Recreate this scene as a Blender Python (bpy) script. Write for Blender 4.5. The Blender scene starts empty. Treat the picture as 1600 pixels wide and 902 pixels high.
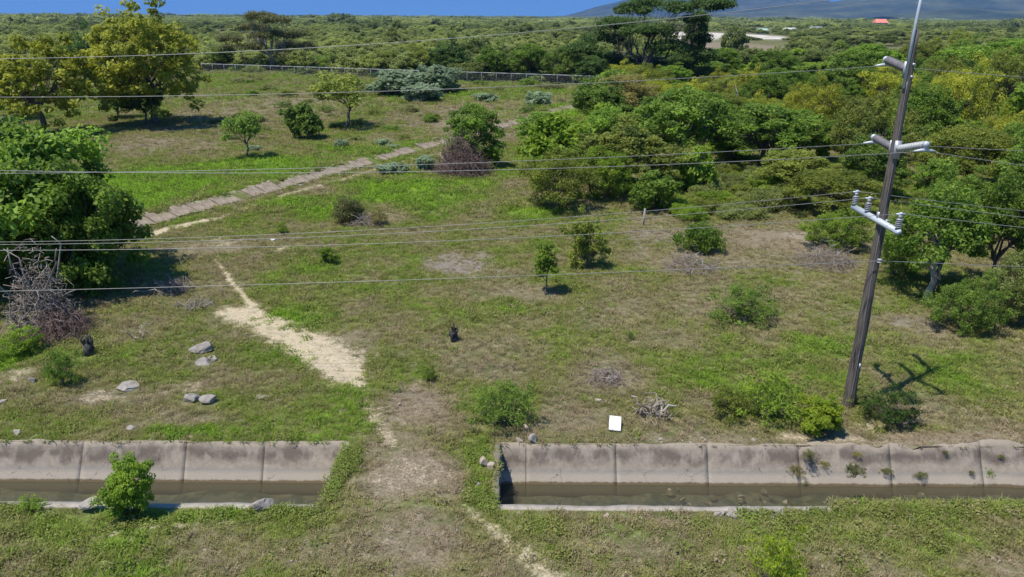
import bpy, bmesh, math, random
import numpy as np
from mathutils import Vector, Matrix

SC = bpy.context.scene
COL = SC.collection
R = math.radians

# ------------------------------------------------------------------ camera
H = 13.0                      # camera height above the field (drone)
FPX = 1156.0                  # focal length in pixels of the 1600 px wide photograph
PITCH, ROLL = R(20.19), R(0.33)
fwd = Vector((0, math.cos(PITCH), -math.sin(PITCH)))
rgt0, up0 = Vector((1, 0, 0)), Vector((0, math.sin(PITCH), math.cos(PITCH)))
rgt = rgt0 * math.cos(ROLL) + up0 * math.sin(ROLL)
upv = up0 * math.cos(ROLL) - rgt0 * math.sin(ROLL)
cam_d = bpy.data.cameras.new('camera')
cam = bpy.data.objects.new('camera', cam_d)
COL.objects.link(cam)
m = Matrix((rgt, upv, -fwd)).transposed().to_4x4()
m.translation = Vector((0, 0, H))
cam.matrix_world = m
cam_d.sensor_width = 36.0
cam_d.lens = FPX / 1600 * 36.0
cam_d.clip_start, cam_d.clip_end = 0.1, 40000
SC.camera = cam

# ------------------------------------------------------------------ sky, sun, exposure
SUN_EL = R(66.0)
SHX, SHY = 0.86, 0.51         # direction in which shadows fall on the ground
world = bpy.data.worlds.new('World')
SC.world = world
world.use_nodes = True
wn, wl = world.node_tree.nodes, world.node_tree.links
bg = wn['Background']
sky = wn.new('ShaderNodeTexSky')
sky.sky_type = 'NISHITA'
sky.sun_disc = False
sky.sun_elevation = SUN_EL
sky.sun_rotation = math.atan2(-SHX, -SHY)
sky.altitude = 0
sky.air_density, sky.dust_density, sky.ozone_density = 1.0, 0.1, 3.0
tc = wn.new('ShaderNodeTexCoord')
lift = wn.new('ShaderNodeVectorMath'); lift.operation = 'ADD'
lift.inputs[1].default_value = (0, 0, 0.32)
wl.new(tc.outputs['Generated'], lift.inputs[0])
wl.new(lift.outputs[0], sky.inputs['Vector'])
hs = wn.new('ShaderNodeHueSaturation')
hs.inputs['Saturation'].default_value = 1.28
wl.new(sky.outputs[0], hs.inputs['Color'])
wl.new(hs.outputs[0], bg.inputs['Color'])
bg.inputs['Strength'].default_value = 0.135
sun_d = bpy.data.lights.new('sun', 'SUN')
sun_d.energy = 4.3
sun_d.angle = R(0.53)
sun_d.color = (1.0, 0.95, 0.87)
sun = bpy.data.objects.new('sun', sun_d)
COL.objects.link(sun)
ldir = Vector((SHX * math.cos(SUN_EL), SHY * math.cos(SUN_EL), -math.sin(SUN_EL)))
sun.rotation_euler = ldir.to_track_quat('-Z', 'Y').to_euler()
SC.view_settings.view_transform = 'Standard'
SC.view_settings.look = 'None'
SC.view_settings.exposure = 0.32
SC.view_settings.gamma = 1.0
SC.view_settings.use_curve_mapping = False
SC.cycles.max_bounces = 6
SC.cycles.diffuse_bounces = 4
SC.cycles.glossy_bounces = 2
SC.cycles.transmission_bounces = 4
SC.cycles.transparent_max_bounces = 12
SC.cycles.volume_bounces = 0

# ------------------------------------------------------------------ finding places
def ray(px, py):
    return fwd + rgt * ((px - 800) / FPX) - upv * ((py - 451) / FPX)
def G(px, py, z=0.0):
    r = ray(px, py)
    t = (z - H) / r.z
    return Vector((r.x * t, r.y * t, z))
def depth(p):
    return (Vector(p) - Vector((0, 0, H))).dot(fwd)
def ppm(p):                      # metres per photograph pixel at a point
    return depth(p) / FPX
def on_plane(px, py, Y):         # where the line of sight meets the vertical plane y = Y
    r = ray(px, py)
    t = Y / r.y
    return Vector((r.x * t, Y, H + r.z * t))
def z_at(p, px, py):             # height above p that shows at row py
    r = ray(px, py)
    return H + r.z * (p[1] / r.y)

# ------------------------------------------------------------------ noise on arrays
def _hash(ix, iy, seed):
    n = (ix * 374761393 + iy * 668265263 + seed * 1442695041) & 0x7fffffff
    n = ((n ^ (n >> 13)) * 1274126177) & 0x7fffffff
    return ((n ^ (n >> 16)) & 0xffff) / 65535.0
def vnoise(x, y, seed=0):
    x, y = np.asarray(x, float), np.asarray(y, float)
    ix, iy = np.floor(x).astype(np.int64), np.floor(y).astype(np.int64)
    fx, fy = x - ix, y - iy
    fx, fy = fx * fx * (3 - 2 * fx), fy * fy * (3 - 2 * fy)
    a, b = _hash(ix, iy, seed), _hash(ix + 1, iy, seed)
    c, d = _hash(ix, iy + 1, seed), _hash(ix + 1, iy + 1, seed)
    return (a * (1 - fx) + b * fx) * (1 - fy) + (c * (1 - fx) + d * fx) * fy
def fbm(x, y, seed=0, oct=4):
    s, a, t = 0, 0.5, 0
    for k in range(oct):
        s = s + a * vnoise(x * 2**k, y * 2**k, seed + k * 17)
        t += a; a *= 0.5
    return s / t

# ------------------------------------------------------------------ meshes and objects
def quick_mesh(name, V, F, attrs=None, smooth=False):
    """V (n,3); F one (m,k) array or a list of such arrays."""
    Fs = F if isinstance(F, list) else [F]
    Fs = [np.asarray(f, np.int32) for f in Fs if len(f)]
    me = bpy.data.meshes.new(name)
    V = np.ascontiguousarray(V, np.float32)
    me.vertices.add(len(V))
    me.vertices.foreach_set('co', V.ravel())
    loops = np.concatenate([f.ravel() for f in Fs])
    tot = np.concatenate([np.full(len(f), f.shape[1], np.int32) for f in Fs])
    start = np.concatenate([[0], np.cumsum(tot)[:-1]]).astype(np.int32)
    me.loops.add(len(loops))
    me.loops.foreach_set('vertex_index', loops)
    me.polygons.add(len(tot))
    me.polygons.foreach_set('loop_start', start)
    me.polygons.foreach_set('loop_total', tot)
    if smooth:
        me.polygons.foreach_set('use_smooth', np.ones(len(tot), bool))
    for k, a in (attrs or {}).items():
        at = me.attributes.new(k, 'FLOAT', 'POINT')
        at.data.foreach_set('value', np.ascontiguousarray(a, np.float32))
    me.update()
    me.validate()
    return me
def link(name, me, mat=None, parent=None, loc=None):
    o = bpy.data.objects.new(name, me)
    COL.objects.link(o)
    if mat is not None and not me.materials:
        me.materials.append(mat)
    elif mat is not None and me.materials[0] != mat:
        o.material_slots[0].link = 'OBJECT'
        o.material_slots[0].material = mat
    if parent: o.parent = parent
    if loc is not None: o.location = loc
    return o
def tag(o, label=None, cat=None, group=None, kind=None):
    if label: o['label'] = label
    if cat: o['category'] = cat
    if group: o['group'] = group
    if kind: o['kind'] = kind
    return o
def empty(name, loc, label, cat, group=None, rz=0.0):
    o = bpy.data.objects.new(name, None)
    o.empty_display_size = 0.3
    COL.objects.link(o)
    o.location = loc
    o.rotation_euler = (0, 0, rz)
    return tag(o, label, cat, group)

class Geo:
    """collects pieces of one mesh"""
    def __init__(s): s.V, s.F3, s.F4, s.n, s.T = [], [], [], 0, []
    def add(s, V, F, tone=None):
        V = np.asarray(V, float); F = np.asarray(F, int)
        (s.F3 if F.shape[1] == 3 else s.F4).append(F + s.n)
        s.V.append(V); s.n += len(V)
        s.T.append(np.full(len(V), 0.5) if tone is None else np.broadcast_to(tone, (len(V),)).astype(float))
    def tube(s, pts, rad, n=6, cap=True):
        P = np.asarray(pts, float); k = len(P)
        rad = np.broadcast_to(np.asarray(rad, float), (k,))
        T = np.gradient(P, axis=0)
        T /= np.linalg.norm(T, axis=1)[:, None] + 1e-9
        ref = np.array([0, 0, 1.0]) if abs(T[0, 2]) < 0.9 else np.array([1.0, 0, 0])
        A = np.cross(T, ref); A /= np.linalg.norm(A, axis=1)[:, None] + 1e-9
        B = np.cross(T, A)
        ang = np.arange(n) * 2 * math.pi / n
        ring = A[:, None] * np.cos(ang)[None, :, None] + B[:, None] * np.sin(ang)[None, :, None]
        V = (P[:, None] + ring * rad[:, None, None]).reshape(-1, 3)
        i = np.arange(k - 1)[:, None] * n; j = np.arange(n)[None]
        jn = (j + 1) % n
        F = np.stack([i + j, i + jn, i + n + jn, i + n + j], -1).reshape(-1, 4)
        s.add(V, F)
        if cap:
            base = s.n - len(V)
            for end, off in ((P[0], 0), (P[-1], (k - 1) * n)):
                s.V.append(end[None]); s.T.append(np.array([0.5])); c = s.n; s.n += 1
                f = np.stack([np.full(n, c), base + off + np.arange(n), base + off + (np.arange(n) + 1) % n], -1)
                if off == 0: f = f[:, [0, 2, 1]]
                s.F3.append(f)
    def box(s, c, size, rot=None):
        c = np.asarray(c, float); h = np.asarray(size, float) / 2
        V = np.array([[x, y, z] for x in (-1, 1) for y in (-1, 1) for z in (-1, 1)], float) * h
        if rot is not None: V = V @ np.array(rot).T
        s.add(V + c, [[0, 1, 3, 2], [4, 6, 7, 5], [0, 4, 5, 1], [2, 3, 7, 6], [0, 2, 6, 4], [1, 5, 7, 3]])
    def lathe(s, prof, c=(0, 0, 0), n=14, axis=None):
        """prof: (r, z) pairs turned about z, or about the given axis through c"""
        P = np.array(prof, float); k = len(P)
        ang = np.arange(n) * 2 * math.pi / n
        V = np.stack([P[:, None, 0] * np.cos(ang), P[:, None, 0] * np.sin(ang), np.repeat(P[:, 1:2], n, 1)], -1).reshape(-1, 3)
        if axis is not None:
            q = Vector((0, 0, 1)).rotation_difference(Vector(axis)).to_matrix()
            V = V @ np.array(q).T
        i = np.arange(k - 1)[:, None] * n; j = np.arange(n)[None]; jn = (j + 1) % n
        s.add(V + np.asarray(c, float), np.stack([i + j, i + jn, i + n + jn, i + n + j], -1).reshape(-1, 4))
    def mesh(s, name, smooth=False, tone=False):
        F = []
        if s.F4: F.append(np.concatenate(s.F4))
        if s.F3: F.append(np.concatenate(s.F3))
        return quick_mesh(name, np.concatenate(s.V), F, {'tone': np.concatenate(s.T)} if tone else None, smooth)

# ------------------------------------------------------------------ materials
def new_mat(name):
    mt = bpy.data.materials.new(name)
    mt.use_nodes = True
    nt = mt.node_tree
    return mt, nt, nt.nodes, nt.links, nt.nodes['Principled BSDF']
def n_noise(N, L, scale, detail=4, rough=0.55, vec=None):
    t = N.new('ShaderNodeTexNoise')
    t.inputs['Scale'].default_value = scale
    t.inputs['Detail'].default_value = detail
    t.inputs['Roughness'].default_value = rough
    if vec is not None: L.new(vec, t.inputs['Vector'])
    return t.outputs['Fac']
def n_range(N, L, src, a, b, c=0.0, d=1.0):
    t = N.new('ShaderNodeMapRange')
    t.inputs['From Min'].default_value, t.inputs['From Max'].default_value = a, b
    t.inputs['To Min'].default_value, t.inputs['To Max'].default_value = c, d
    L.new(src, t.inputs['Value'])
    return t.outputs[0]
def n_mix(N, L, fac, a, b, mode='MIX'):
    t = N.new('ShaderNodeMix'); t.data_type = 'RGBA'; t.blend_type = mode
    for key, v in (('Factor', fac), ('A', a), ('B', b)):
        sock = [i for i in t.inputs if i.name == key and (i.type == 'RGBA' if key != 'Factor' else i.type == 'VALUE')][0]
        if isinstance(v, (int, float)): sock.default_value = v
        elif isinstance(v, tuple): sock.default_value = (*v, 1)
        else: L.new(v, sock)
    return [o for o in t.outputs if o.type == 'RGBA'][0]
def n_math(N, L, op, a, b=None, clamp=False):
    t = N.new('ShaderNodeMath'); t.operation = op; t.use_clamp = clamp
    for i, v in enumerate((a, b)):
        if v is None: continue
        if isinstance(v, (int, float)): t.inputs[i].default_value = v
        else: L.new(v, t.inputs[i])
    return t.outputs[0]
def n_attr(N, name, kind='GEOMETRY'):
    t = N.new('ShaderNodeAttribute'); t.attribute_name = name; t.attribute_type = kind
    return t.outputs['Fac']
def n_bump(N, L, h, P, strength=0.4, dist=0.05):
    b = N.new('ShaderNodeBump')
    b.inputs['Strength'].default_value = strength
    b.inputs['Distance'].default_value = dist
    L.new(h, b.inputs['Height'])
    L.new(b.outputs[0], P.inputs['Normal'])
def objco(N):
    return N.new('ShaderNodeTexCoord').outputs['Object']
def geopos(N):
    return N.new('ShaderNodeNewGeometry').outputs['Position']

def leaf_mat(name, ca, cb, trans=0.5, inst=False, rough=0.55):
    mt, nt, N, L, P = new_mat(name)
    tone = n_attr(N, 'tone')
    rnd = N.new('ShaderNodeObjectInfo').outputs['Random']
    if inst: tone = n_math(N, L, 'ADD', n_math(N, L, 'MULTIPLY', tone, 0.5), n_math(N, L, 'MULTIPLY', n_attr(N, 'tint', 'INSTANCER'), 0.5))
    c = n_mix(N, L, tone, ca, cb)
    g = n_range(N, L, rnd, 0, 1, 0.8, 1.2)
    mul = N.new('ShaderNodeVectorMath'); mul.operation = 'SCALE'
    L.new(c, mul.inputs[0]); L.new(g, mul.inputs['Scale'])
    c = mul.outputs[0]
    L.new(c, P.inputs['Base Color'])
    P.inputs['Roughness'].default_value = rough
    P.inputs['Specular IOR Level'].default_value = 0.3
    tr = N.new('ShaderNodeBsdfTranslucent')
    L.new(c, tr.inputs['Color'])
    mx = N.new('ShaderNodeMixShader'); mx.inputs[0].default_value = trans
    L.new(P.outputs[0], mx.inputs[1]); L.new(tr.outputs[0], mx.inputs[2])
    L.new(mx.outputs[0], N['Material Output'].inputs['Surface'])
    return mt
def plain_mat(name, a, b, scale=6, rough=0.8, metal=0.0, bump=0.3, bdist=0.02, stretch=None, spec=0.3):
    mt, nt, N, L, P = new_mat(name)
    v = objco(N)
    if stretch:
        mp = N.new('ShaderNodeMapping'); mp.inputs['Scale'].default_value = stretch
        L.new(v, mp.inputs['Vector']); v = mp.outputs[0]
    f = n_noise(N, L, scale, 6, 0.6, v)
    L.new(n_mix(N, L, n_range(N, L, f, 0.32, 0.68), a, b), P.inputs['Base Color'])
    P.inputs['Roughness'].default_value = rough
    P.inputs['Metallic'].default_value = metal
    P.inputs['Specular IOR Level'].default_value = spec
    if bump: n_bump(N, L, n_noise(N, L, scale * 4, 5, 0.6, v), P, bump, bdist)
    return mt

M = {}
M['leaf_dark'] = leaf_mat('leaf_dark', (0.053, 0.106, 0.014), (0.356, 0.538, 0.064))
M['leaf_deep'] = leaf_mat('leaf_deep', (0.057, 0.110, 0.022), (0.166, 0.270, 0.050))
M['leaf_olive'] = leaf_mat('leaf_olive', (0.132, 0.181, 0.028), (0.373, 0.413, 0.067))
M['leaf_yellow'] = leaf_mat('leaf_yellow', (0.208, 0.255, 0.024), (0.620, 0.620, 0.065))
M['leaf_bright'] = leaf_mat('leaf_bright', (0.125, 0.229, 0.020), (0.381, 0.507, 0.055))
M['leaf_lime'] = leaf_mat('leaf_lime', (0.169, 0.278, 0.019), (0.480, 0.574, 0.045))
M['leaf_mid'] = leaf_mat('leaf_mid', (0.091, 0.169, 0.026), (0.286, 0.405, 0.057))
M['leaf_sage'] = leaf_mat('leaf_sage', (0.176, 0.216, 0.056), (0.374, 0.427, 0.118))
M['leaf_blue'] = leaf_mat('leaf_blue', (0.21, 0.29, 0.155), (0.44, 0.54, 0.32))
M['leaf_grey'] = leaf_mat('leaf_grey', (0.124, 0.138, 0.047), (0.294, 0.300, 0.101))
M['leaf_straw'] = leaf_mat('leaf_straw', (0.222, 0.209, 0.058), (0.423, 0.381, 0.118))
M['leaf_far'] = leaf_mat('leaf_far', (0.100, 0.147, 0.040), (0.470, 0.517, 0.141), inst=True)
M['bark'] = plain_mat('bark', (0.09, 0.07, 0.055), (0.20, 0.17, 0.14), 5, 0.9)
M['bark_pale'] = plain_mat('bark_pale', (0.25, 0.22, 0.18), (0.46, 0.42, 0.36), 5, 0.9)
M['twig'] = plain_mat('twig', (0.20, 0.165, 0.14), (0.40, 0.335, 0.285), 5, 0.9)
M['twig_purple'] = plain_mat('twig_purple', (0.115, 0.075, 0.066), (0.25, 0.18, 0.155), 5, 0.9)
M['char'] = plain_mat('char', (0.012, 0.011, 0.010), (0.10, 0.095, 0.09), 7, 0.85)
M['deadwood'] = plain_mat('deadwood', (0.30, 0.245, 0.18), (0.46, 0.39, 0.30), 6, 0.85)
M['rock'] = plain_mat('rock', (0.235, 0.205, 0.172), (0.395, 0.355, 0.305), 5, 0.9, bump=0.5)
M['rock_tan'] = plain_mat('rock_tan', (0.34, 0.27, 0.195), (0.47, 0.39, 0.30), 5, 0.9, bump=0.5)
M['rock_wet'] = plain_mat('rock_wet', (0.12, 0.10, 0.06), (0.26, 0.21, 0.13), 5, 0.6, bump=0.5)
M['steel'] = plain_mat('steel', (0.38, 0.40, 0.42), (0.50, 0.52, 0.54), 9, 0.45, 0.4, 0.1)
M['galv'] = plain_mat('galv', (0.48, 0.52, 0.54), (0.60, 0.64, 0.66), 7, 0.5, 0.15, 0.1)
M['wire'] = plain_mat('wire', (0.26, 0.255, 0.235), (0.34, 0.335, 0.31), 3, 0.5, 0.3, 0)
M['ceramic'] = plain_mat('ceramic', (0.14, 0.13, 0.13), (0.22, 0.20, 0.20), 6, 0.35, 0, 0.1)
M['ceramic_pale'] = plain_mat('ceramic_pale', (0.36, 0.36, 0.35), (0.46, 0.46, 0.445), 6, 0.35, 0, 0.1)
M['ceramic_grey'] = plain_mat('ceramic_grey', (0.28, 0.27, 0.26), (0.42, 0.40, 0.39), 6, 0.35, 0, 0.1)
M['wood_pole'] = plain_mat('wood_pole', (0.040, 0.032, 0.027), (0.225, 0.185, 0.155), 3.4, 0.85, 0, 0.6, 0.02, (9, 9, 0.35))
M['board_white'] = plain_mat('board_white', (0.60, 0.585, 0.55), (0.84, 0.83, 0.81), 5, 0.6, 0, 0.1)
M['salmon'] = plain_mat('salmon', (0.72, 0.20, 0.13), (0.82, 0.29, 0.20), 0.4, 0.7, 0, 0.0)
M['wall_pale'] = plain_mat('wall_pale', (0.55, 0.53, 0.49), (0.70, 0.68, 0.64), 0.5, 0.8, 0, 0)
M['wall_green'] = plain_mat('wall_green', (0.30, 0.45, 0.36), (0.42, 0.56, 0.46), 0.5, 0.6, 0, 0)
M['dark_open'] = plain_mat('dark_open', (0.03, 0.03, 0.03), (0.05, 0.05, 0.05), 1, 0.6, 0, 0)
M['fence_wire'] = plain_mat('fence_wire', (0.52, 0.53, 0.53), (0.62, 0.63, 0.63), 3, 0.5, 0.2, 0)
M['hill'] = None

# ------------------------------------------------------------------ the lie of the land: canal, ditch, bare patches
YT = G(800, 694).y                 # far edge of the canal
YN = G(800, 797).y                 # near edge of the canal
WZ = -1.08                         # water level
YW = G(800, 757, WZ).y             # foot of the far slope at the water
XE1 = G(538, 697).x                # where the left reach ends
XE2 = G(780, 697).x                # where the right reach begins
CXL, CXR = -70.0, 70.0
DA, DB = G(190, 366), G(925, 163)  # foot line of the small lined ditch
DA, DB = np.array(DA[:2]), np.array(DB[:2])
DDIR = (DB - DA) / np.linalg.norm(DB - DA)
DNOR = np.array([-DDIR[1], DDIR[0]])   # to its upper (left) side
DLEN = float(np.linalg.norm(DB - DA))
DW, DH = 1.35, 0.45                 # width and rise of its slabs

def blob(px, py, rx, ry, s=1.0):
    c = G(px, py)
    a, b = G(px, py + ry), G(px, py - ry)
    return ('b', c.x, c.y, rx * ppm(c), (b.y - a.y) / 2, s)
def strip(pts, s=1.0):
    out = []
    for (x0, y0, w0), (x1, y1, w1) in zip(pts[:-1], pts[1:]):
        a, b = G(x0, y0), G(x1, y1)
        out.append(('s', a.x, a.y, b.x, b.y, w0 / 2 * ppm(a), w1 / 2 * ppm(b), s))
    return out
ZONES = {
 'sand': strip([(330, 406, 7), (357, 432, 9), (384, 466, 12), (392, 485, 34)], 0.8)
       + strip([(368, 488, 60), (425, 508, 64), (470, 532, 82), (512, 560, 92), (540, 582, 70), (560, 600, 26)], 0.9)
       + strip([(548, 588, 34), (572, 625, 30), (595, 665, 24), (612, 700, 16)], 0.46)
       + strip([(722, 788, 12), (760, 818, 20), (800, 852, 30), (845, 893, 40), (900, 950, 50)], 0.66)
       + strip([(100, 846, 8), (175, 832, 12), (260, 822, 14), (400, 816, 10)], 0.55)
       + strip([(212, 372, 18), (262, 356, 26), (325, 345, 16)], 0.85)
       + strip([(325, 345, 16), (450, 304, 14), (560, 273, 14), (640, 249, 12), (690, 238, 9)], 0.62)
       + strip([(190, 360, 12), (450, 284, 10), (690, 225, 7), (920, 162, 4)], 0.5)
       + [blob(640, 745, 52, 22, 0.30), blob(340, 376, 40, 10, 0.35), blob(432, 391, 18, 6, 0.5),
          blob(1370, 660, 45, 8, 0.5), blob(1290, 686, 110, 7, 0.45), blob(20, 580, 26, 9, 0.45),
          blob(150, 622, 36, 9, 0.4), blob(285, 608, 30, 10, 0.4), blob(325, 655, 24, 9, 0.32)],
 'dry': [blob(655, 635, 75, 45, 0.9), blob(648, 742, 82, 42, 1.0), blob(640, 850, 80, 60, 0.75), blob(520, 870, 90, 40, 0.5),
         blob(600, 690, 60, 30, 0.6), blob(330, 860, 110, 34, 0.4), blob(720, 410, 55, 22, 0.75), blob(590, 420, 60, 20, 0.4), blob(830, 460, 60, 20, 0.5),
         blob(1230, 375, 120, 26, 0.85), blob(1090, 400, 120, 26, 0.7), blob(1020, 355, 60, 22, 0.6), blob(1270, 420, 90, 22, 0.6),
         blob(1440, 505, 70, 22, 0.6), blob(1100, 690, 110, 16, 0.6), blob(900, 650, 80, 24, 0.5), blob(960, 590, 60, 22, 0.6),
         blob(1400, 688, 220, 14, 0.9), blob(150, 622, 45, 12, 0.8), blob(320, 655, 60, 14, 0.5), blob(290, 606, 46, 12, 0.6),
         blob(20, 585, 40, 14, 0.7), blob(330, 385, 70, 14, 0.6), blob(340, 450, 60, 20, 0.4), blob(560, 330, 40, 14, 0.6), blob(590, 345, 50, 12, 0.7),
         blob(730, 190, 130, 30, 0.55), blob(420, 170, 130, 34, 0.5), blob(260, 225, 120, 16, 0.55), blob(640, 220, 90, 16, 0.35), blob(810, 165, 110, 18, 0.4),
         blob(1460, 640, 120, 30, 0.35), blob(1290, 470, 120, 40, 0.3), blob(1010, 860, 60, 24, 0.45), blob(1310, 880, 140, 30, 0.45), blob(1560, 880, 90, 24, 0.45),
         blob(760, 560, 110, 40, 0.3), blob(1100, 480, 200, 40, 0.3), blob(540, 545, 40, 40, 0.6), blob(1130, 72, 90, 9, 1.0)],
 'lush': [blob(250, 290, 150, 44, 1.0), blob(420, 262, 120, 24, 1.0), blob(560, 240, 110, 16, 0.7), blob(480, 325, 110, 20, 0.8),
          blob(650, 300, 110, 24, 0.8), blob(500, 440, 110, 40, 0.45), blob(470, 490, 60, 26, 0.6), blob(820, 330, 90, 14, 0.5),
          blob(860, 235, 60, 30, 0.7), blob(880, 180, 40, 14, 0.7), blob(780, 150, 130, 12, 0.3),
          blob(280, 677, 70, 7, 1.0), blob(540, 720, 36, 60, 0.4), blob(750, 730, 26, 60, 0.5), blob(640, 785, 110, 14, 0.5),
          blob(120, 830, 150, 30, 0.6), blob(250, 805, 180, 16, 0.5), blob(900, 822, 140, 20, 0.4), blob(1330, 840, 200, 40, 0.45), blob(900, 870, 70, 24, 0.6),
          blob(1180, 590, 130, 36, 0.3), blob(1500, 600, 120, 50, 0.4), blob(1270, 545, 60, 20, 0.4), blob(120, 560, 90, 40, 0.4), blob(30, 545, 50, 26, 0.8), blob(420, 560, 70, 30, 0.2)],
 'grey': [blob(720, 415, 60, 20, 0.8), blob(1020, 372, 70, 16, 0.6), blob(540, 330, 34, 10, 0.6), blob(1420, 500, 50, 14, 0.5), blob(790, 430, 60, 12, 0.4)],
 'white': [blob(1120, 55, 80, 5, 1.0), blob(1180, 58, 40, 3, 1.0), blob(1075, 60, 45, 2.5, 0.9)],
}
def zone(name, X, Y, warp=True):
    X, Y = np.asarray(X, float), np.asarray(Y, float)
    k = np.clip(0.25 + Y * 0.012, 0.3, 1.6)
    wx = (fbm(X / k * 0.55, Y / k * 0.55, 5, 3) - 0.5) * 2.0 * k
    wy = (fbm(X / k * 0.55 + 40, Y / k * 0.55 + 9, 8, 3) - 0.5) * 2.0 * k
    x, y = X + wx, Y + wy
    m = np.zeros_like(X)
    for z in ZONES[name]:
        if z[0] == 'b':
            d = ((x - z[1]) / z[3])**2 + ((y - z[2]) / z[4])**2
            v = z[5] * np.clip(1.15 - 0.75 * d, 0, 1)
        else:
            ax, ay, bx, by, ra, rb, s = z[1:]
            xx, yy = X + wx * 0.35, Y + wy * 0.35
            t = np.clip(((xx - ax) * (bx - ax) + (yy - ay) * (by - ay)) / ((bx - ax)**2 + (by - ay)**2), 0, 1)
            d = np.hypot(xx - ax - t * (bx - ax), yy - ay - t * (by - ay)) / (ra + t * (rb - ra))
            v = s * np.clip(1.75 - 1.25 * d, 0, 1)
        m = np.maximum(m, v)
    return m
def ditch_uv(X, Y):
    u = (X - DA[0]) * DDIR[0] + (Y - DA[1]) * DDIR[1]
    v = (X - DA[0]) * DNOR[0] + (Y - DA[1]) * DNOR[1]
    return u, v
def in_canal(X, Y, mrg=0.0):
    yin = (Y > YN - mrg) & (Y < YT + mrg)
    return yin & ((X < XE1 + mrg) | (X > XE2 - mrg)) & (X > CXL) & (X < CXR)
def ground_z(X, Y):
    X, Y = np.asarray(X, float), np.asarray(Y, float)
    z = (fbm(X * 0.35, Y * 0.35, 3, 4) - 0.5) * 0.30 + (fbm(X * 1.6, Y * 1.6, 31, 3) - 0.5) * 0.10
    # keep level round the canal edges
    inx = (X < XE1 + 0.6) | (X > XE2 - 0.6)
    d = np.maximum(np.maximum(YN - Y, Y - YT), 0)
    d = np.where(inx, d, np.hypot(d, np.minimum(np.abs(X - XE1), np.abs(X - XE2))))
    d = np.where((X > XE1) & (X < XE2), np.minimum(np.abs(X - XE1), np.abs(X - XE2)) + np.where((Y > YN) & (Y < YT), 0, d), d)
    z = z * np.clip((d - 0.15) / 1.2, 0, 1)
    u, v = ditch_uv(X, Y)
    on = np.clip((u + 6) / 6, 0, 1) * np.clip((DLEN + 6 - u) / 6, 0, 1)
    bank = np.where(v < 0, 0, np.where(v < DW, v / DW, np.clip(1 - (v - DW - 0.5) / 4.0, 0, 1))) * DH
    lvl = np.clip(1.5 - np.abs(v - DW * 0.5) / 1.5, 0, 1) * on
    z = z * (1 - lvl) + bank * on
    return z * np.clip((600 - Y) / 300, 0, 1)
def gz(x, y):
    return float(ground_z(np.array([x]), np.array([y]))[0])
def at(px, py):
    p = G(px, py)
    p.z = gz(p.x, p.y)
    return p

# ---- ground sheet
def spaced(lo, hi, step, far_lo, far_hi, growth, extra):
    a = list(np.arange(lo, hi + 1e-6, step))
    s, x = step, hi
    while x < far_hi:
        s *= growth; x += s; a.append(x)
    s, x = step, lo
    while x > far_lo:
        s *= growth; x -= s; a.append(x)
    a = np.array(sorted(a))
    for e in extra:
        i = np.argmin(np.abs(a - e)); a[i] = e
    return np.array(sorted(set(a)))
gx = spaced(-26, 26, 0.2, -11800, 11800, 1.055, [XE1, XE2, CXL, CXR])
gy = spaced(12.5, 50, 0.2, -300, 12600, 1.03, [YN, YT])
XX, YY = np.meshgrid(gx, gy)
ZZ = ground_z(XX, YY)
nx, ny = len(gx), len(gy)
idx = np.arange(nx * ny).reshape(ny, nx)
F = np.stack([idx[:-1, :-1], idx[:-1, 1:], idx[1:, 1:], idx[1:, :-1]], -1).reshape(-1, 4)
cx = (XX[:-1, :-1] + XX[1:, 1:]).ravel() / 2
cy = (YY[:-1, :-1] + YY[1:, 1:]).ravel() / 2
F = F[~in_canal(cx, cy)]
xr, yr = XX.ravel(), YY.ravel()
gm = quick_mesh('ground', np.stack([xr, yr, ZZ.ravel()], -1), F,
                {k: zone(k, xr, yr) for k in ZONES}, True)
mt, nt, N, L, P = new_mat('ground_soil_and_litter')
pos = geopos(N)
n1, n2, n3 = n_noise(N, L, 0.45, 5, 0.6, pos), n_noise(N, L, 2.6, 6, 0.65, pos), n_noise(N, L, 14, 5, 0.7, pos)
n4 = n_noise(N, L, 0.07, 4, 0.6, pos)
grass = n_mix(N, L, n_range(N, L, n2, 0.35, 0.65), (0.072, 0.086, 0.026), (0.155, 0.150, 0.056))
grass = n_mix(N, L, n_range(N, L, n1, 0.42, 0.68), grass, (0.20, 0.172, 0.088))
grass = n_mix(N, L, n_range(N, L, n4, 0.35, 0.7, 0, 0.6), grass, (0.095, 0.112, 0.032))
lush = n_mix(N, L, n2, (0.125, 0.215, 0.026), (0.195, 0.290, 0.040))
def masked(name, lo=0.1, hi=0.9, amt=1.5):
    a = n_math(N, L, 'ADD', n_attr(N, name), n_math(N, L, 'MULTIPLY', n_math(N, L, 'SUBTRACT', n2, 0.5), amt))
    return n_range(N, L, n_math(N, L, 'ADD', a, n_math(N, L, 'MULTIPLY', n_math(N, L, 'SUBTRACT', n3, 0.5), amt * 0.8)), lo, hi)
c = n_mix(N, L, n_math(N, L, 'MULTIPLY', masked('lush'), 0.85), grass, lush)
dryc = n_mix(N, L, n_range(N, L, n3, 0.35, 0.65), (0.155, 0.120, 0.080), (0.32, 0.255, 0.178))
c = n_mix(N, L, n_math(N, L, 'MULTIPLY', masked('dry', 0.1, 0.9, 1.7), 0.9), c, dryc)
greyc = n_mix(N, L, n3, (0.16, 0.145, 0.12), (0.30, 0.27, 0.23))
c = n_mix(N, L, n_math(N, L, 'MULTIPLY', masked('grey'), 0.85), c, greyc)
sandc = n_mix(N, L, n_range(N, L, n3, 0.35, 0.65), (0.40, 0.32, 0.20), (0.60, 0.505, 0.345))
c = n_mix(N, L, masked('sand', 0.22, 0.92, 2.0), c, sandc)
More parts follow.
